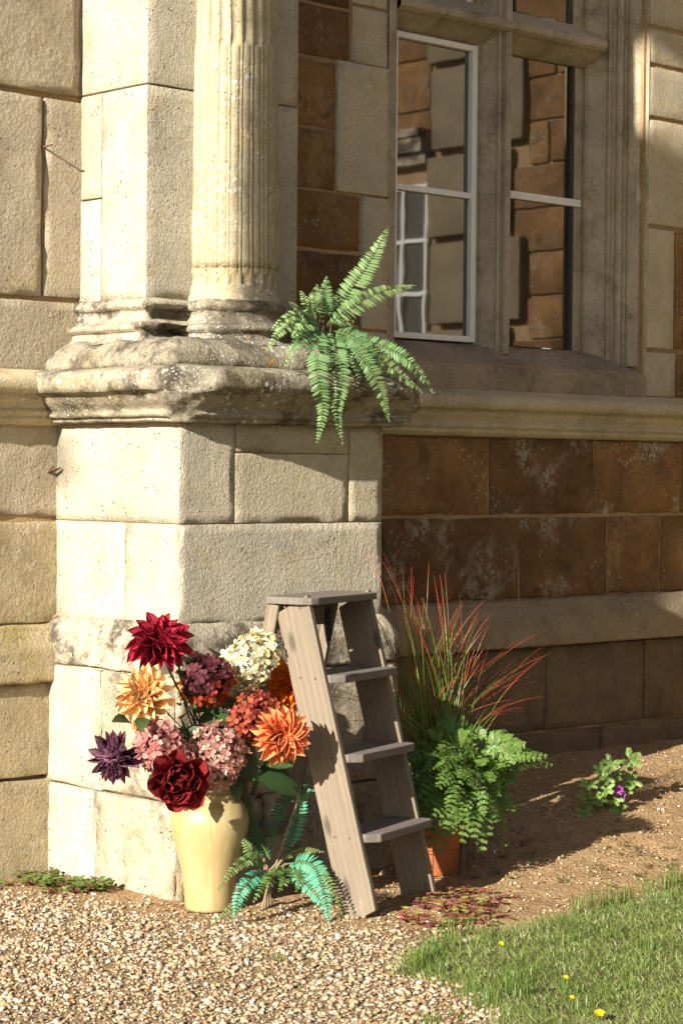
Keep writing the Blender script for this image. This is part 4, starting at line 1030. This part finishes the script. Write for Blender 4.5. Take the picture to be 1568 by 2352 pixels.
fernB = thing("fern", "green and teal silk fern lying on the gravel between the vase and the ladder", "fern", (.12, -.34, 0))
TE, TE2 = (.07, .26, .15), (.12, .34, .22); GR, GR2 = (.07, .16, .04), (.14, .24, .06); OL, OL2 = (.10, .15, .045), (.16, .21, .07); DK, DK2 = (.03, .12, .05), (.04, .17, .08)
FB = [([(655, 1962, -.34), (678, 1900, -.35), (692, 1850, -.37), (692, 1800, -.39)], .028, 30, TE, TE2), ([(690, 1822, -.38), (700, 1802, -.40), (716, 1788, -.42)], .010, 12, DK, TE), ([(692, 1824, -.38), (712, 1820, -.41), (735, 1824, -.43)], .014, 14, TE, TE2),
      ([(688, 1824, -.37), (660, 1832, -.34), (636, 1870, -.32), (622, 1955, -.31)], .024, 30, DK, DK2), ([(606, 1962, -.30), (583, 1915, -.27), (572, 1870, -.26), (566, 1815, -.25)], .026, 30, DK, OL), ([(650, 1972, -.36), (690, 1956, -.40), (715, 1954, -.43), (745, 1958, -.46)], .014, 26, OL2, (.22, .27, .09)),
      ([(615, 1985, -.38), (575, 1975, -.42), (540, 1995, -.45), (500, 2045, -.45)], .024, 36, GR2, OL2), ([(605, 1972, -.33), (575, 1955, -.33), (556, 1925, -.31)], .024, 20, GR2, OL2), ([(610, 2000, -.40), (575, 2022, -.45), (548, 2060, -.47), (537, 2118, -.46)], .030, 34, TE, TE2),
      ([(625, 2005, -.41), (590, 2030, -.45), (545, 2070, -.46), (492, 2122, -.43)], .022, 42, OL, OL2), ([(655, 1985, -.42), (715, 1985, -.52), (745, 2050, -.60), (757, 2128, -.64)], .032, 46, TE, TE2), ([(665, 2000, -.42), (705, 2030, -.53), (740, 2075, -.60), (758, 2122, -.63)], .030, 34, TE2, TE),
      ([(690, 1985, -.42), (735, 2000, -.55), (765, 2045, -.62), (788, 2108, -.66)], .020, 36, GR2, OL2), ([(640, 1990, -.40), (630, 2010, -.46), (600, 2045, -.49), (580, 2075, -.48)], .026, 24, GR, GR2), ([(650, 1990, -.40), (655, 2020, -.47), (640, 2050, -.50)], .024, 18, GR, GR2), ([(660, 1985, -.41), (690, 2010, -.49), (680, 2050, -.53)], .022, 18, GR, OL),
      ([(590, 1975, -.33), (560, 1940, -.30), (545, 1880, -.30)], .022, 22, DK, GR), ([(620, 1975, -.34), (600, 1930, -.28), (605, 1880, -.22)], .02, 22, DK, DK2), ([(600, 2020, -.42), (560, 2080, -.47), (500, 2112, -.42), (480, 2110, -.39)], .012, 26, DK, TE)]
for P, w, npair, a, b in FB: frond(fernB, pxn(P), w * 1.1, a, b, M['fakefern'], int(npair * .72), up=Vector((-.6, -.62, .5)), lw=.32, fwd=.2)
V, Fs = [], []
for P, w, npair, a, b in FB[:1] + FB[3:16]: tube(V, Fs, [(.12 + random.uniform(-.03, .03), -.33, .10), atn(*P[0])], .004, 6)
for i in range(4): tube(V, Fs, [(.09 + i * .025, -.33 + .012 * i, -.01), (.12, -.34, .11)], .0038, 6)
mk("fern_stalks", V, Fs, M['terra_stalk'], fernB)

# ------------------------------------------------------------------ terracotta pot with red tipped grass, wire cage, leafy fern
PX, PY = .965, -.255; pz = gnd(PX, PY) + .004
pot = thing("plant_pot", "terracotta pot standing behind the ladder under the red tipped grass", "plant pot", (PX, PY, pz))
lathe("pot_body", [(r_, z + pz) for r_, z in [(0, 0), (.085, 0), (.09, .005), (.105, .12), (.118, .215), (.130, .217), (.134, .225), (.138, .270), (.134, .276), (.122, .274), (.118, .24), (0, .235)]], M['terra'], pot, 0, 360, 48, amp=.0008, cx=PX, cy=PY)
cage = thing("wire_cage", "grey wire mesh cage standing round the terracotta pot", "wire cage", (PX + .055, PY, pz))
CRD = .19; CHH = .37
for i in range(5):
    z = pz + .01 + CHH * i / 4
    V, Fs = tube([], [], [(PX + .055 + CRD * math.cos(a), PY + CRD * math.sin(a), z + .004 * math.sin(3 * a + i)) for a in np.linspace(0, 2 * math.pi, 33)], .0014, 5)
    mk("wire", V, Fs, M['wire'], cage)
for i in range(22):
    a = 2 * math.pi * i / 22; x, y = PX + .055 + CRD * math.cos(a), PY + CRD * math.sin(a)
    V, Fs = tube([], [], [(x, y, pz - .02), (x + random.uniform(-.004, .004), y, pz + .2), (x, y, pz + CHH + .02)], .0013, 5)
    mk("wire", V, Fs, M['wire'], cage)
bg_ = thing("ornamental_grass", "tall green ornamental grass with red blade tips growing in the pot behind the ladder", "ornamental grass", (PX, PY, pz + .24))
def ribbon(pts, w, up=None):
    V = []; k_ = len(pts)
    for i, p in enumerate(pts):
        t = (pts[min(i + 1, k_ - 1)] - pts[max(i - 1, 0)]).normalized(); s = t.cross(CAMF); s = (s.normalized() if s.length > 1e-4 else t.orthogonal())
        rot = .9 * math.sin(i * .4 + pts[0].x * 90); s = (s + t.cross(s) * rot).normalized()
        ww_ = w * (1 - .85 * (i / (k_ - 1)) ** 2.5); V += [p - s * ww_, p + s * ww_]
    return V, [[2 * i, 2 * i + 1, 2 * i + 3, 2 * i + 2] for i in range(k_ - 1)]
tips = [(700, 1570), (735, 1600), (770, 1540), (790, 1660), (805, 1600), (820, 1690), (790, 1560), (760, 1480), (845, 1260), (880, 1270), (925, 1310), (950, 1325), (945, 1300), (985, 1290), (1055, 1362), (1010, 1320), (1235, 1545), (1262, 1480), (1252, 1585), (1215, 1535), (1240, 1488), (1180, 1660), (1130, 1655), (1190, 1470), (1125, 1480), (1090, 1490), (1060, 1420), (1075, 1545), (1030, 1520), (1005, 1530), (1195, 1600), (1165, 1640), (1150, 1560), (1100, 1470), (930, 1400), (905, 1380), (875, 1390), (900, 1450), (960, 1380), (985, 1440), (1045, 1450), (1095, 1420), (1050, 1400), (1200, 1625), (1110, 1600), (1155, 1500), (1220, 1600)]
PXY = Vector((PX, PY, pz + .235))
cgreen = np.array((.09, .15, .025)); cyel = np.array((.20, .22, .05)); cred = np.array((.42, .055, .035)); cdk = np.array((.12, .03, .03))
for i in range(270):
    a = random.uniform(0, 6.28); rr = .115 * math.sqrt(random.random()); b0 = PXY + Vector((rr * math.cos(a), rr * math.sin(a), 0))
    if i < 78: tx, ty = tips[i % len(tips)]; tx += random.uniform(-16, 16) * (i >= len(tips)); ty += random.uniform(-10, 45) * (i >= len(tips))
    else: tx, ty = random.gauss(1005, 78), random.uniform(1370, 1640)
    e = atn(tx, ty, PY + random.uniform(-.16, .10))
    if e.x > PX + .45: e = atn(tx, ty, PY + random.uniform(-.10, .05))
    hgt = e.z - b0.z; hor = (e - b0); hor.z = 0
    out = hor.length
    mid = b0 + hor * (.22 if out > .18 else .4) + Vector((0, 0, max(hgt * .72, .22 + .5 * out * .6)))
    C_ = []
    for s in range(15):
        t = s / 14; C_.append(b0 * (1 - t) ** 2 + mid * (2 * t * (1 - t)) + e * t * t)
    V, Fs = ribbon(C_, random.uniform(.0013, .0023))
    redk = random.uniform(.55, .95) if i < 78 else random.uniform(.72, 1.12); cols = []
    bs = cgreen if random.random() < .6 else cyel
    for s in range(15):
        t = s / 14; q = min(1, max(0, (t - redk + .12) / .24)); c_ = bs * (1 - q) + cred * random.uniform(.85, 1.15) * q
        if i % 7 == 0: c_ = cdk * (.8 + .6 * t)
        cols += [c_, c_]
    mk("blade", V, Fs, M['blade'], bg_, cols=np.array(cols))
# leafy fern spilling out of the cage
def bipinnate(parent, P, wid, c0, c1, m, npin=13, up=Vector((-.5, -.6, .6))):
    C_ = cat_rom(P, 10); k_ = len(C_) - 1
    V, Fs = tube([], [], C_[::3] + [C_[-1]], .0022, 4, .0008); Cc = [(.12, .18, .04)] * len(V)
    for i in range(npin):
        t = (i + 1) / (npin + .6); f_ = t * k_; a = int(f_); p = C_[a].lerp(C_[min(a + 1, k_)], f_ - a); tg = (C_[min(a + 1, k_)] - C_[max(a - 1, 0)]).normalized()
        sd_ = tg.cross(up).normalized(); nz_ = sd_.cross(tg).normalized()
        w = wid * min(1, t / .22) * (1 - .88 * max(0, (t - .3) / .7))
        for sg in (-1, 1):
            d = (sd_ * sg + tg * .55 + nz_ * random.uniform(-.3, .1)).normalized(); q = d.cross(nz_).normalized()
            nl = max(3, int(7 * w / wid) + 2); sh_ = random.uniform(.8, 1.15)
            for j in range(nl):
                s = (j + .5) / nl
                lw_ = w * .34 * (1 - .75 * s) + .0035
                for g_ in (-1, 1):
                    dd = (q * g_ + d * .7).normalized(); pp_ = p + d * w * s - nz_ * (.25 * w * s * s); b = len(V); hw = w / nl * .58
                    tz = random.uniform(-.2, .35)
                    V += [pp_ - d * hw * .7, pp_ + dd * lw_ * .6 - d * hw + nz_ * tz * lw_, pp_ + dd * lw_ + nz_ * tz * lw_ * .5, pp_ + dd * lw_ * .6 + d * hw + nz_ * tz * lw_ * .6, pp_ + d * hw * .7]
                    Fs.append([b, b + 1, b + 2, b + 3, b + 4]); cc = [(c0[z_] + (c1[z_] - c0[z_]) * (.3 + .7 * random.random())) * sh_ for z_ in range(3)]
                    Cc += [cc] * 5
    return mk("frond", V, Fs, m, parent, cols=np.array(Cc))
fernC = thing("fern", "bright green feathery fern bulging out of the wire cage beside the ladder", "fern", (PX + .07, PY - .1, pz + .15))
CB = Vector((PX + .06, PY - .06, pz + .26))
FC_ = [(960, 1900, -.45), (935, 1880, -.42), (985, 1925, -.50), (1010, 1935, -.54), (950, 1860, -.46), (920, 1840, -.42), (970, 1820, -.52), (1000, 1860, -.56), (900, 1870, -.40), (1225, 1740, -.66), (1000, 1885, -.55), (1030, 1895, -.58), (1060, 1915, -.60), (975, 1880, -.52), (1180, 1860, -.48), (1020, 1905, -.58), (1195, 1770, -.45), (1210, 1745, -.42), (1250, 1755, -.62), (1238, 1735, -.64), (1190, 1712, -.60), (1150, 1680, -.42), (1120, 1700, -.48), (1060, 1690, -.44), (1010, 1660, -.40), (990, 1685, -.45), (965, 1710, -.40), (950, 1740, -.42), (985, 1760, -.56), (1010, 1720, -.58), (1040, 1740, -.60), (1085, 1720, -.60), (1110, 1750, -.60), (1150, 1740, -.52), (1170, 1790, -.50), (1168, 1835, -.50), (1150, 1880, -.54), (1115, 1900, -.60), (1085, 1905, -.62), (1060, 1870, -.62), (1040, 1820, -.62), (1010, 1800, -.60), (985, 1840, -.54), (955, 1790, -.45), (935, 1840, -.38), (1130, 1820, -.58), (1105, 1855, -.62), (1085, 1800, -.62), (1120, 1790, -.60), (915, 1890, -.33), (900, 1830, -.30), (920, 1770, -.32), (1075, 1690, -.50), (1090, 1670, -.40), (890, 1880, -.28), (1140, 1700, -.45), (1160, 1850, -.56), (1140, 1760, -.60), (1060, 1780, -.64), (1030, 1850, -.62), (1005, 1760, -.60), (960, 1850, -.50), (1130, 1870, -.60), (1100, 1930, -.58), (1150, 1920, -.52)]
for i, (x, y, n) in enumerate(FC_):
    e = atn(x, y, n + .085); d = e - CB
    st = CB + Vector((random.uniform(-.05, .05), random.uniform(-.06, .02), random.uniform(-.05, .02)))
    mid = st.lerp(e, .55) + Vector((0, -.02, .05 + .10 * d.length))
    lng = d.length
    bipinnate(fernC, [st, mid, e + d.normalized() * .035 - Vector((0, 0, .02))], (.066 if i < 2 else random.uniform(.058, .088)), (.075, .145, .024), (.145, .235, .05), M['leaf'], 14 if lng > .15 else 11, up=Vector((-.45 + random.uniform(-.3, .3), -.6, .65)))
V, Fs = [], []
for i in range(16):
    a = Vector((PX + random.uniform(.0, .14), PY + random.uniform(-.12, .05), pz)); tube(V, Fs, [a, CB + Vector((random.uniform(-.04, .04), random.uniform(-.05, .02), 0))], .003, 4)
mk("fern_stalks", V, Fs, M['stem'], fernC)

# ------------------------------------------------------------------ geranium in the bed
gp = atz(1392, 1872, .075); gp.z = gnd(gp.x, gp.y)
ger = thing("geranium", "small geranium with lobed leaves and one magenta flower in the soil bed", "geranium", gp)
def palmate(name, c0, c1, m, rad_=1.0, lobes=5):
    V = [(0, 0, 0)]; C = [c0]; Fs = []; nA = lobes * 6
    for i in range(nA + 1):
        a = R(-150 + 300 * i / nA); ph = (i / nA) * lobes; f_ = abs((ph % 1) - .5) * 2
        r_ = (1 - .52 * f_ ** 1.6) * (1 - .10 * (i % 2)) * (1 - .12 * abs(a) / 2.6)
        V.append((r_ * math.cos(a) * rad_, r_ * math.sin(a) * rad_, (.14 * (1 - f_) - .10 * r_ * r_) * rad_)); C.append(c1)
        V.append((r_ * .5 * math.cos(a) * rad_, r_ * .5 * math.sin(a) * rad_, (.08 * (1 - f_)) * rad_)); C.append([(c0[q] + c1[q]) / 2 for q in range(3)])
    for i in range(nA):
        o1, i1, o2, i2 = 1 + 2 * i, 2 + 2 * i, 3 + 2 * i, 4 + 2 * i
        Fs += [(i1, o1, o2, i2), (0, i1, i2)]
    me = bpy.data.meshes.new(name); me.from_pydata(V, [], Fs); me.update()
    ca_ = me.color_attributes.new("tint", 'FLOAT_COLOR', 'POINT')
    ca_.data.foreach_set("color", np.concatenate([np.array(C), np.ones((len(C), 1))], 1).astype(np.float32).ravel())
    me.materials.append(m); return me
PM = palmate("leaf", (.12, .21, .04), (.22, .32, .08), M['leaf'])
V, Fs = [], []
for (x, y, n, s) in [(1405, 1750, 0, .040), (1445, 1745, .02, .052), (1455, 1792, 0, .045), (1380, 1770, .0, .036), (1352, 1800, -.03, .042), (1345, 1830, -.04, .040), (1360, 1845, -.05, .042), (1390, 1812, -.06, .040), (1425, 1862, -.08, .046), (1412, 1835, -.07, .034), (1340, 1865, -.05, .036), (1375, 1835, -.06, .040), (1395, 1785, -.02, .038), (1420, 1780, .0, .036), (1370, 1865, -.03, .034), (1438, 1815, -.01, .032)]:
    e = atn(x, y, gp.y + n); tube(V, Fs, [gp + Vector((random.uniform(-.02, .02), random.uniform(-.02, .02), 0)), gp.lerp(e, .6) + Vector((0, 0, .04)), e], .0018, 4)
    nv = Vector((-.45 + random.uniform(-.35, .35), -.55 + random.uniform(-.3, .3), .65)).normalized(); X, Y, Z = basis(nv); a = random.uniform(0, 6.28); X2 = X * math.cos(a) + Y * math.sin(a)
    place("leaf", PM, ger, mtx(e, X2, Z.cross(X2), Z, s * 1.2))
mk("stalks", V, Fs, M['stem'], ger)
fm = petal_mesh("petal", spoon(.42), .1, .1, (.55, .20, .50), (.42, .07, .36), (.36, .05, .32), nt=4, ns=5)
for (x, y) in ((1422, 1815), (1428, 1828), (1416, 1824)):
    c = atn(x, y, gp.y - .07); nv = Vector((-.5 + random.uniform(-.3, .3), -.6, .5)).normalized(); X, Y, Z = basis(nv)
    for i in range(5):
        a = 2 * math.pi * i / 5; o_ = X * math.cos(a) + Y * math.sin(a); place("petal", fm, ger, mtx(c, (o_ + nv * .3).normalized(), nv.cross(o_), (nv - o_ * .3).normalized(), .017))

# ------------------------------------------------------------------ seedlings and weeds
def weed_mesh(name, n, size, cols, flat=.45, width=.34, stemh=.5, spread=1.0):
    V = []; Fs = []; C = []
    for i in range(n):
        a = random.uniform(0, 6.28); r_ = random.uniform(.1, 1) * size * spread; base = Vector((0, 0, 0)); tip = Vector((r_ * math.cos(a), r_ * math.sin(a), size * random.uniform(.25, 1.0) * stemh))
        b = len(V); tube(V, Fs, [base, tip], .0012, 3); C += [(.25, .08, .05)] * (len(V) - b)
        d = Vector((math.cos(a), math.sin(a), random.uniform(-.1, flat))).normalized(); s = d.cross(Vector((0, 0, 1))).normalized(); nz_ = s.cross(d)
        L_ = size * random.uniform(.45, .8); c = cols[random.randrange(len(cols))]; b = len(V)
        for (x, y, z) in ((0, 0, 0), (.35, width, .05), (.35, -width, .05), (.75, width * .85, .02), (.75, -width * .85, .02), (1.05, 0, -.06), (.5, 0, -.04)): V.append(tip + d * (x * L_) + s * (y * L_) + nz_ * (z * L_)); C.append([q * random.uniform(.85, 1.15) for q in c])
        Fs += [[b, b + 6, b + 1], [b, b + 2, b + 6], [b + 1, b + 6, b + 5, b + 3], [b + 2, b + 4, b + 5, b + 6]]
    me = bpy.data.meshes.new(name); me.from_pydata([tuple(v) for v in V], [], Fs); me.update()
    ca_ = me.color_attributes.new("tint", 'FLOAT_COLOR', 'POINT')
    ca_.data.foreach_set("color", np.concatenate([np.array(C), np.ones((len(C), 1))], 1).astype(np.float32).ravel())
    me.materials.append(M['leaf']); return me
RG = [(.30, .31, .08), (.38, .34, .10), (.34, .12, .09), (.26, .06, .07), (.24, .28, .07)]
GG = [(.13, .20, .04), (.19, .26, .065), (.15, .22, .05)]
RD = [(.16, .022, .03), (.12, .02, .025), (.20, .05, .04)]
WR = [weed_mesh("seedling", 11, .040, RG, .2, .36, .7) for _ in range(4)]; WG = [weed_mesh("weed", 9, .030, GG) for _ in range(4)]; WD = [weed_mesh("seedling", 5, .020, RD) for _ in range(3)]
def plant(me, name, x, y, label, s=1.0):
    p = atz(x, y, .03)
    for _ in range(3): p = atz(x, y, gnd(p.x, p.y))
    o = link(bpy.data.objects.new(name, me)); o.location = (p.x, p.y, gnd(p.x, p.y)); o.rotation_euler = (0, 0, random.uniform(0, 6.28)); o.scale = (s, s, s)
    tag(o, label, "weed", "weeds sprouting in the gravel")
def cover(name, spots, label):
    """a patch of tiny plants nobody would count"""
    AV, AF, AC = [], [], []
    for (me, x, y, s) in spots:
        p = atz(x, y, .03)
        for _ in range(3): p = atz(x, y, gnd(p.x, p.y))
        if p.y > .66: continue
        a = random.uniform(0, 6.28); ca, sa = math.cos(a) * s, math.sin(a) * s; b = len(AV); g = gnd(p.x, p.y)
        for v in me.vertices: AV.append((p.x + v.co.x * ca - v.co.y * sa, p.y + v.co.x * sa + v.co.y * ca, g + v.co.z * s))
        for d in me.color_attributes[0].data: AC.append(d.color[:3])
        for f in me.polygons: AF.append([b + i for i in f.vertices])
    o = mk(name, AV, AF, M['leaf'], None, cols=np.array(AC)); tag(o, label, "ground cover", None, "stuff")
sp = []
for i in range(62):
    x = random.gauss(1045, 62); sp.append((WR[i % 4] if random.random() < .65 else WD[i % 3], x, 2068 + (x - 1100) * -.12 + random.uniform(-30, 58), random.uniform(.7, 1.25)))
for i in range(14): sp.append((WD[i % 3], random.uniform(880, 1000), random.uniform(2105, 2160), random.uniform(.6, 1.1)))
cover("seedlings", sp, "patch of small red and yellow green seedlings between the ladder and the lawn edge")
sp = [(WG[i % 4], random.uniform(1080, 1560), random.uniform(1960, 2060) - 40 * random.random(), random.uniform(.4, .9)) for i in range(34)] + [(WG[i % 4], random.uniform(1130, 1560), random.uniform(1850, 1960), random.uniform(.3, .7)) for i in range(16)]
cover("soil_weeds", sp, "scattered small green weeds on the bare soil between the lawn and the right wall")
sp = [(WG[i % 4], random.uniform(-60, 130) if i < 30 else random.uniform(120, 240), random.uniform(2014, 2040) + (0 if i < 30 else 16), random.uniform(1.0, 1.9)) for i in range(56)]
cover("wall_weeds", sp, "low green weeds growing along the foot of the left wall and pier")
for i, (x, y, lb) in enumerate(((640, 2200, "tiny green weed in the gravel below the teal fern"), (395, 2175, "tiny green weed in the gravel in front of the pier's foot"), (1080, 2195, "little green weed in the gravel beside the left tip of the lawn"), (555, 2205, "tiny green weed in the gravel straight below the vase"), (250, 2335, "small green weed near the bottom left of the gravel"))): plant(WG[i % 4], "weed", x, y, lb, .6)
plant(weed_mesh("weed", 5, .05, GG, .1, .22, .15), "weed", 800, 2228, "flat broad leaved weed lying in the middle of the gravel")

# ------------------------------------------------------------------ gravel
ico = bmesh.new(); bmesh.ops.create_icosphere(ico, subdivisions=2, radius=1.0)
IV = np.array([v.co[:] for v in ico.verts]); IF = np.array([[v.index for v in f.verts] for f in ico.faces]); ico.free()
ico = bmesh.new(); bmesh.ops.create_icosphere(ico, subdivisions=1, radius=1.0)
IV1 = np.array([v.co[:] for v in ico.verts]); IF1 = np.array([[v.index for v in f.verts] for f in ico.faces]); ico.free()
PAL = .82 * np.array([(.50, .395, .265), (.42, .295, .17), (.32, .21, .115), (.37, .30, .23), (.58, .49, .37), (.35, .19, .085), (.46, .335, .20), (.21, .15, .10), (.51, .365, .19), (.75, .71, .63)])
PW = np.array([.20, .18, .12, .10, .13, .06, .12, .04, .03, .02]); PW /= PW.sum()
def scatter_ok(u, n):
    if -.05 < u < .99 and -.05 < n < .75: return False
    if n > (.69 if u < -.05 else .63): return False
    if u > -.05 and n > -.05 and u < .99: return False
    if (u - VX) ** 2 + (n - VY) ** 2 < .08 ** 2: return False
    return True
def pebbles(name, count, s0, s1, ulo, uhi, nlo, nhi, dens, base_V, base_F, lift=.35, label=""):
    P = []
    while len(P) < count:
        u = random.uniform(ulo, uhi); n = random.uniform(nlo, nhi)
        if not scatter_ok(u, n) or random.random() > dens(u, n): continue
        P.append((u, n, gnd(u, n)))
    P = np.array(P); N_ = len(P)
    s = s0 * (s1 / s0) ** (rng.random(N_) ** 1.6); ab = rng.uniform(.55, 1.0, (N_, 3)); ab[:, 0] = 1.0; ab[:, 2] *= .68
    sc = s[:, None] * ab
    # slightly lumpy shapes
    nv = len(base_V); lump = 1 + rng.normal(0, .10, (N_, nv, 1))
    Vv = base_V[None] * lump * sc[:, None, :]
    yaw = rng.uniform(0, 6.283, N_); t = rng.normal(0, .25, N_); c, s_ = np.cos(t), np.sin(t)
    x, y, z = Vv[..., 0], Vv[..., 1], Vv[..., 2]
    x, z = x * c[:, None] - z * s_[:, None], x * s_[:, None] + z * c[:, None]
    c, s_ = np.cos(yaw), np.sin(yaw); x, y = x * c[:, None] - y * s_[:, None], x * s_[:, None] + y * c[:, None]
    Vv = np.stack([x, y, z], -1) + P[:, None, :]; Vv[..., 2] += (sc[:, 2] * lift + rng.uniform(0, .004, N_))[:, None]
    Ff = (base_F[None] + (np.arange(N_) * nv)[:, None, None]).reshape(-1, 3)
    col = PAL[rng.choice(len(PAL), N_, p=PW)] * rng.uniform(.82, 1.12, (N_, 1)); col = np.repeat(np.minimum(col, .8), nv, 0)
    o = mk(name, Vv.reshape(-1, 3), Ff, M['pebble'], None, True, cols=col)
    tag(o, label, None, None, "stuff"); return o
def gd(u, n):
    if look(LSD, u, n) > .03: return 0
    return max(.0, 1 - 1.0 * float(look(LSO, u, n)))
def sd_den(u, n):
    if look(LSD, u, n) > .03: return 0
    return .12 + .88 * float(look(LSO, u, n)) * (.35 + .65 * (noise.noise(Vector((u * 4, n * 4, 5))) > -.1))
tag(pebbles("gravel", 15500, .0034, .0115, -1.75, .75, -2.15, .70, gd, IV, IF, .35, "loose cream and brown pea gravel covering the left foreground"), None, "gravel")
tag(pebbles("fine_gravel", 15000, .0020, .0052, -1.6, 1.0, -2.1, .70, gd, IV1, IF1, .5, "small gritty stones filling gaps between the gravel"), None, "gravel")
tag(pebbles("soil_stones", 5200, .0022, .0085, .0, 3.9, -1.3, .62, sd_den, IV1, IF1, .3, "small stones and crumbs lying on the brown soil bed"), None, "stones")

# ------------------------------------------------------------------ lawn
def blades(name, N_, ulo, uhi, nlo, nhi, hmin, hmax, wid, keep, cols, label, clump=.0):
    U = rng.uniform(ulo, uhi, N_ * 3); Nn = rng.uniform(nlo, nhi, N_ * 3); d = look(LSD, U, Nn); m_ = keep(U, Nn, d); U, Nn, d = U[m_][:N_], Nn[m_][:N_], d[m_][:N_]
    k_ = len(U); Z_ = look(LZ, U, Nn)
    cl = np.array([noise.noise(Vector((a * 6, b * 6, 0))) for a, b in zip(U, Nn)]); c2 = np.array([noise.noise(Vector((a * 2.2, b * 2.2, 7))) for a, b in zip(U, Nn)])
    edge = np.exp(-np.maximum(d, 0) / .07)
    h = rng.uniform(hmin, hmax, k_) * (1 + .45 * cl + 1.0 * edge * rng.random(k_)); a = rng.uniform(0, 6.283, k_); a = np.where(rng.random(k_) < .35, a, 2.2 + 2.5 * cl + rng.normal(0, .9, k_))
    ln = rng.uniform(.4, 1.7, k_); dx, dy = np.cos(a) * ln, np.sin(a) * ln; b2 = rng.uniform(0, 6.283, k_); sx, sy = np.cos(b2) * wid, np.sin(b2) * wid
    w = rng.uniform(.6, 1.3, k_)
    B = np.stack([U, Nn, Z_ - .004], -1)
    def pt(t, s): return B + np.stack([dx * h * t * t + sx * w * s, dy * h * t * t + sy * w * s, h * t * (1 - .32 * ln * t)], -1)
    Vv = np.stack([pt(0, -1), pt(0, 1), pt(.55, .75), pt(.55, -.75), pt(1, 0)], 1).reshape(-1, 3)
    i0 = np.arange(k_)[:, None] * 5
    Ff = np.concatenate([i0 + [0, 1, 2], i0 + [0, 2, 3], i0 + [3, 2, 4]], 0)
    cols = np.array(cols); t = np.clip(.5 + .45 * c2 + rng.normal(0, .28, k_), 0, 1)[:, None]
    c = cols[0] * (1 - t) + cols[1] * t; dry = rng.random(k_) < .10; c[dry] = cols[2] * rng.uniform(.8, 1.1, (dry.sum(), 1))
    c = np.repeat(c, 5, 0)
    return tag(mk(name, Vv, Ff, M['grass'], None, cols=c), label, "grass", None, "stuff")
blades("lawn", 90000, -.62, 2.9, -2.75, -.3, .012, .036, .0012, lambda U, N2, d: d > -.035 + .05 * rng.random(len(d)) - .0, [(.12, .19, .04), (.28, .335, .10), (.50, .46, .28)], "short green lawn grass with a ragged edge at the lower right")
GC = [(.085, .15, .025), (.16, .225, .045), (.28, .25, .11)]
TV, TF, TC = [], [], []
def tuft(x, y, s=1.0, n=40):
    p = atz(x, y, .02)
    for i in range(n):
        a = random.uniform(0, 6.28); h = random.uniform(.03, .085) * s; ln = random.uniform(.1, .7); b = Vector((p.x + random.gauss(0, .018), p.y + random.gauss(0, .018), 0)); b.z = gnd(b.x, b.y) - .003
        q = len(TV); sx = Vector((math.cos(a + 1.5), math.sin(a + 1.5), 0)) * .0014; d = Vector((math.cos(a), math.sin(a), 0)) * h * ln
        TV.extend([b - sx, b + sx, b + d * .3 + Vector((0, 0, h * .6)) + sx * .8, b + d * .3 + Vector((0, 0, h * .6)) - sx * .8, b + d + Vector((0, 0, h * (1 - .3 * ln)))])
        TF.extend([[q, q + 1, q + 2, q + 3], [q + 3, q + 2, q + 4]]); c = GC[0] if random.random() < .5 else GC[1]; TC.extend([c] * 5)
for (x, y, s) in ((930, 2228, 1.1), (955, 2205, 1.0), (990, 2175, 1.1), (1035, 2150, 1.2), (1075, 2140, 1.1), (1120, 2150, .9), (1330, 2092, 1.2), (1370, 2080, 1.4), (1400, 2072, 1.4), (1440, 2058, 1.3), (1490, 2040, 1.2), (1530, 2030, 1.3), (1555, 2022, 1.3), (1000, 2235, 1.0), (1120, 2300, 1.2), (1160, 2280, 1.2), (1200, 2290, 1.2), (970, 2215, 1.2), (1010, 2190, 1.2)): tuft(x, y, s)
for i in range(26): tuft(random.uniform(930, 1500), random.uniform(2140, 2340), random.uniform(.6, .95), 22)
for (x, y) in ((640, 2195), (1215, 1975)): tuft(x, y, .6, 16)
tag(mk("long_grass", TV, TF, M['grass'], None, cols=np.array(TC)), "taller ragged grass along the edge of the lawn", "grass", None, "stuff")
# buttercups
bm_ = petal_mesh("petal", spoon(.48), .25, .2, (.72, .42, .0), (.80, .55, .01), (.80, .56, .02), nt=4, ns=5)
for i, (x, y, s, lb) in enumerate(((1375, 2333, .016, "large open yellow buttercup near the bottom edge of the lawn"), (1150, 2171, .010, "small yellow buttercup near the back edge of the lawn"), (1298, 2248, .009, "tiny yellow buttercup in the middle of the lawn"), (1312, 2294, .008, "half open yellow buttercup left of the large one"))):
    p = atz(x, y + 14, .02); p.z = gnd(p.x, p.y); c = atn(x, y, p.y)
    t = thing("buttercup", lb, "buttercup", p, "buttercups in the lawn")
    V, Fs = tube([], [], [p, c], .0011, 4); mk("stem", V, Fs, M['stem'], t)
    nv = Vector((-.35, -.4, .85)).normalized(); X, Y, Z = basis(nv)
    for j in range(5):
        a = 2 * math.pi * j / 5; o_ = X * math.cos(a) + Y * math.sin(a); place("petal", bm_, t, mtx(c, (o_ + nv * .35).normalized(), nv.cross(o_), (nv - o_ * .35).normalized(), s))
# a dried stalk in the bed
p = atz(1272, 1842, .10); p.z = gnd(p.x, p.y)
t = thing("dry_stalk", "small dried brown stalk in the soil left of the geranium", "dry plant", p)
V, Fs = [], []
for e in ((1300, 1782), (1290, 1795), (1262, 1810), (1280, 1815)): tube(V, Fs, [p, p.lerp(atn(e[0], e[1], p.y), .5) + Vector((.01, 0, .01)), atn(e[0], e[1], p.y)], .0022, 4)
mk("stalk", V, Fs, stone_mat("dry_brown", (.28, .19, .11), (.2, .13, .07), (.15, .1, .06), white=0, dark=0, bump=.2), t)
V, Fs = [], []
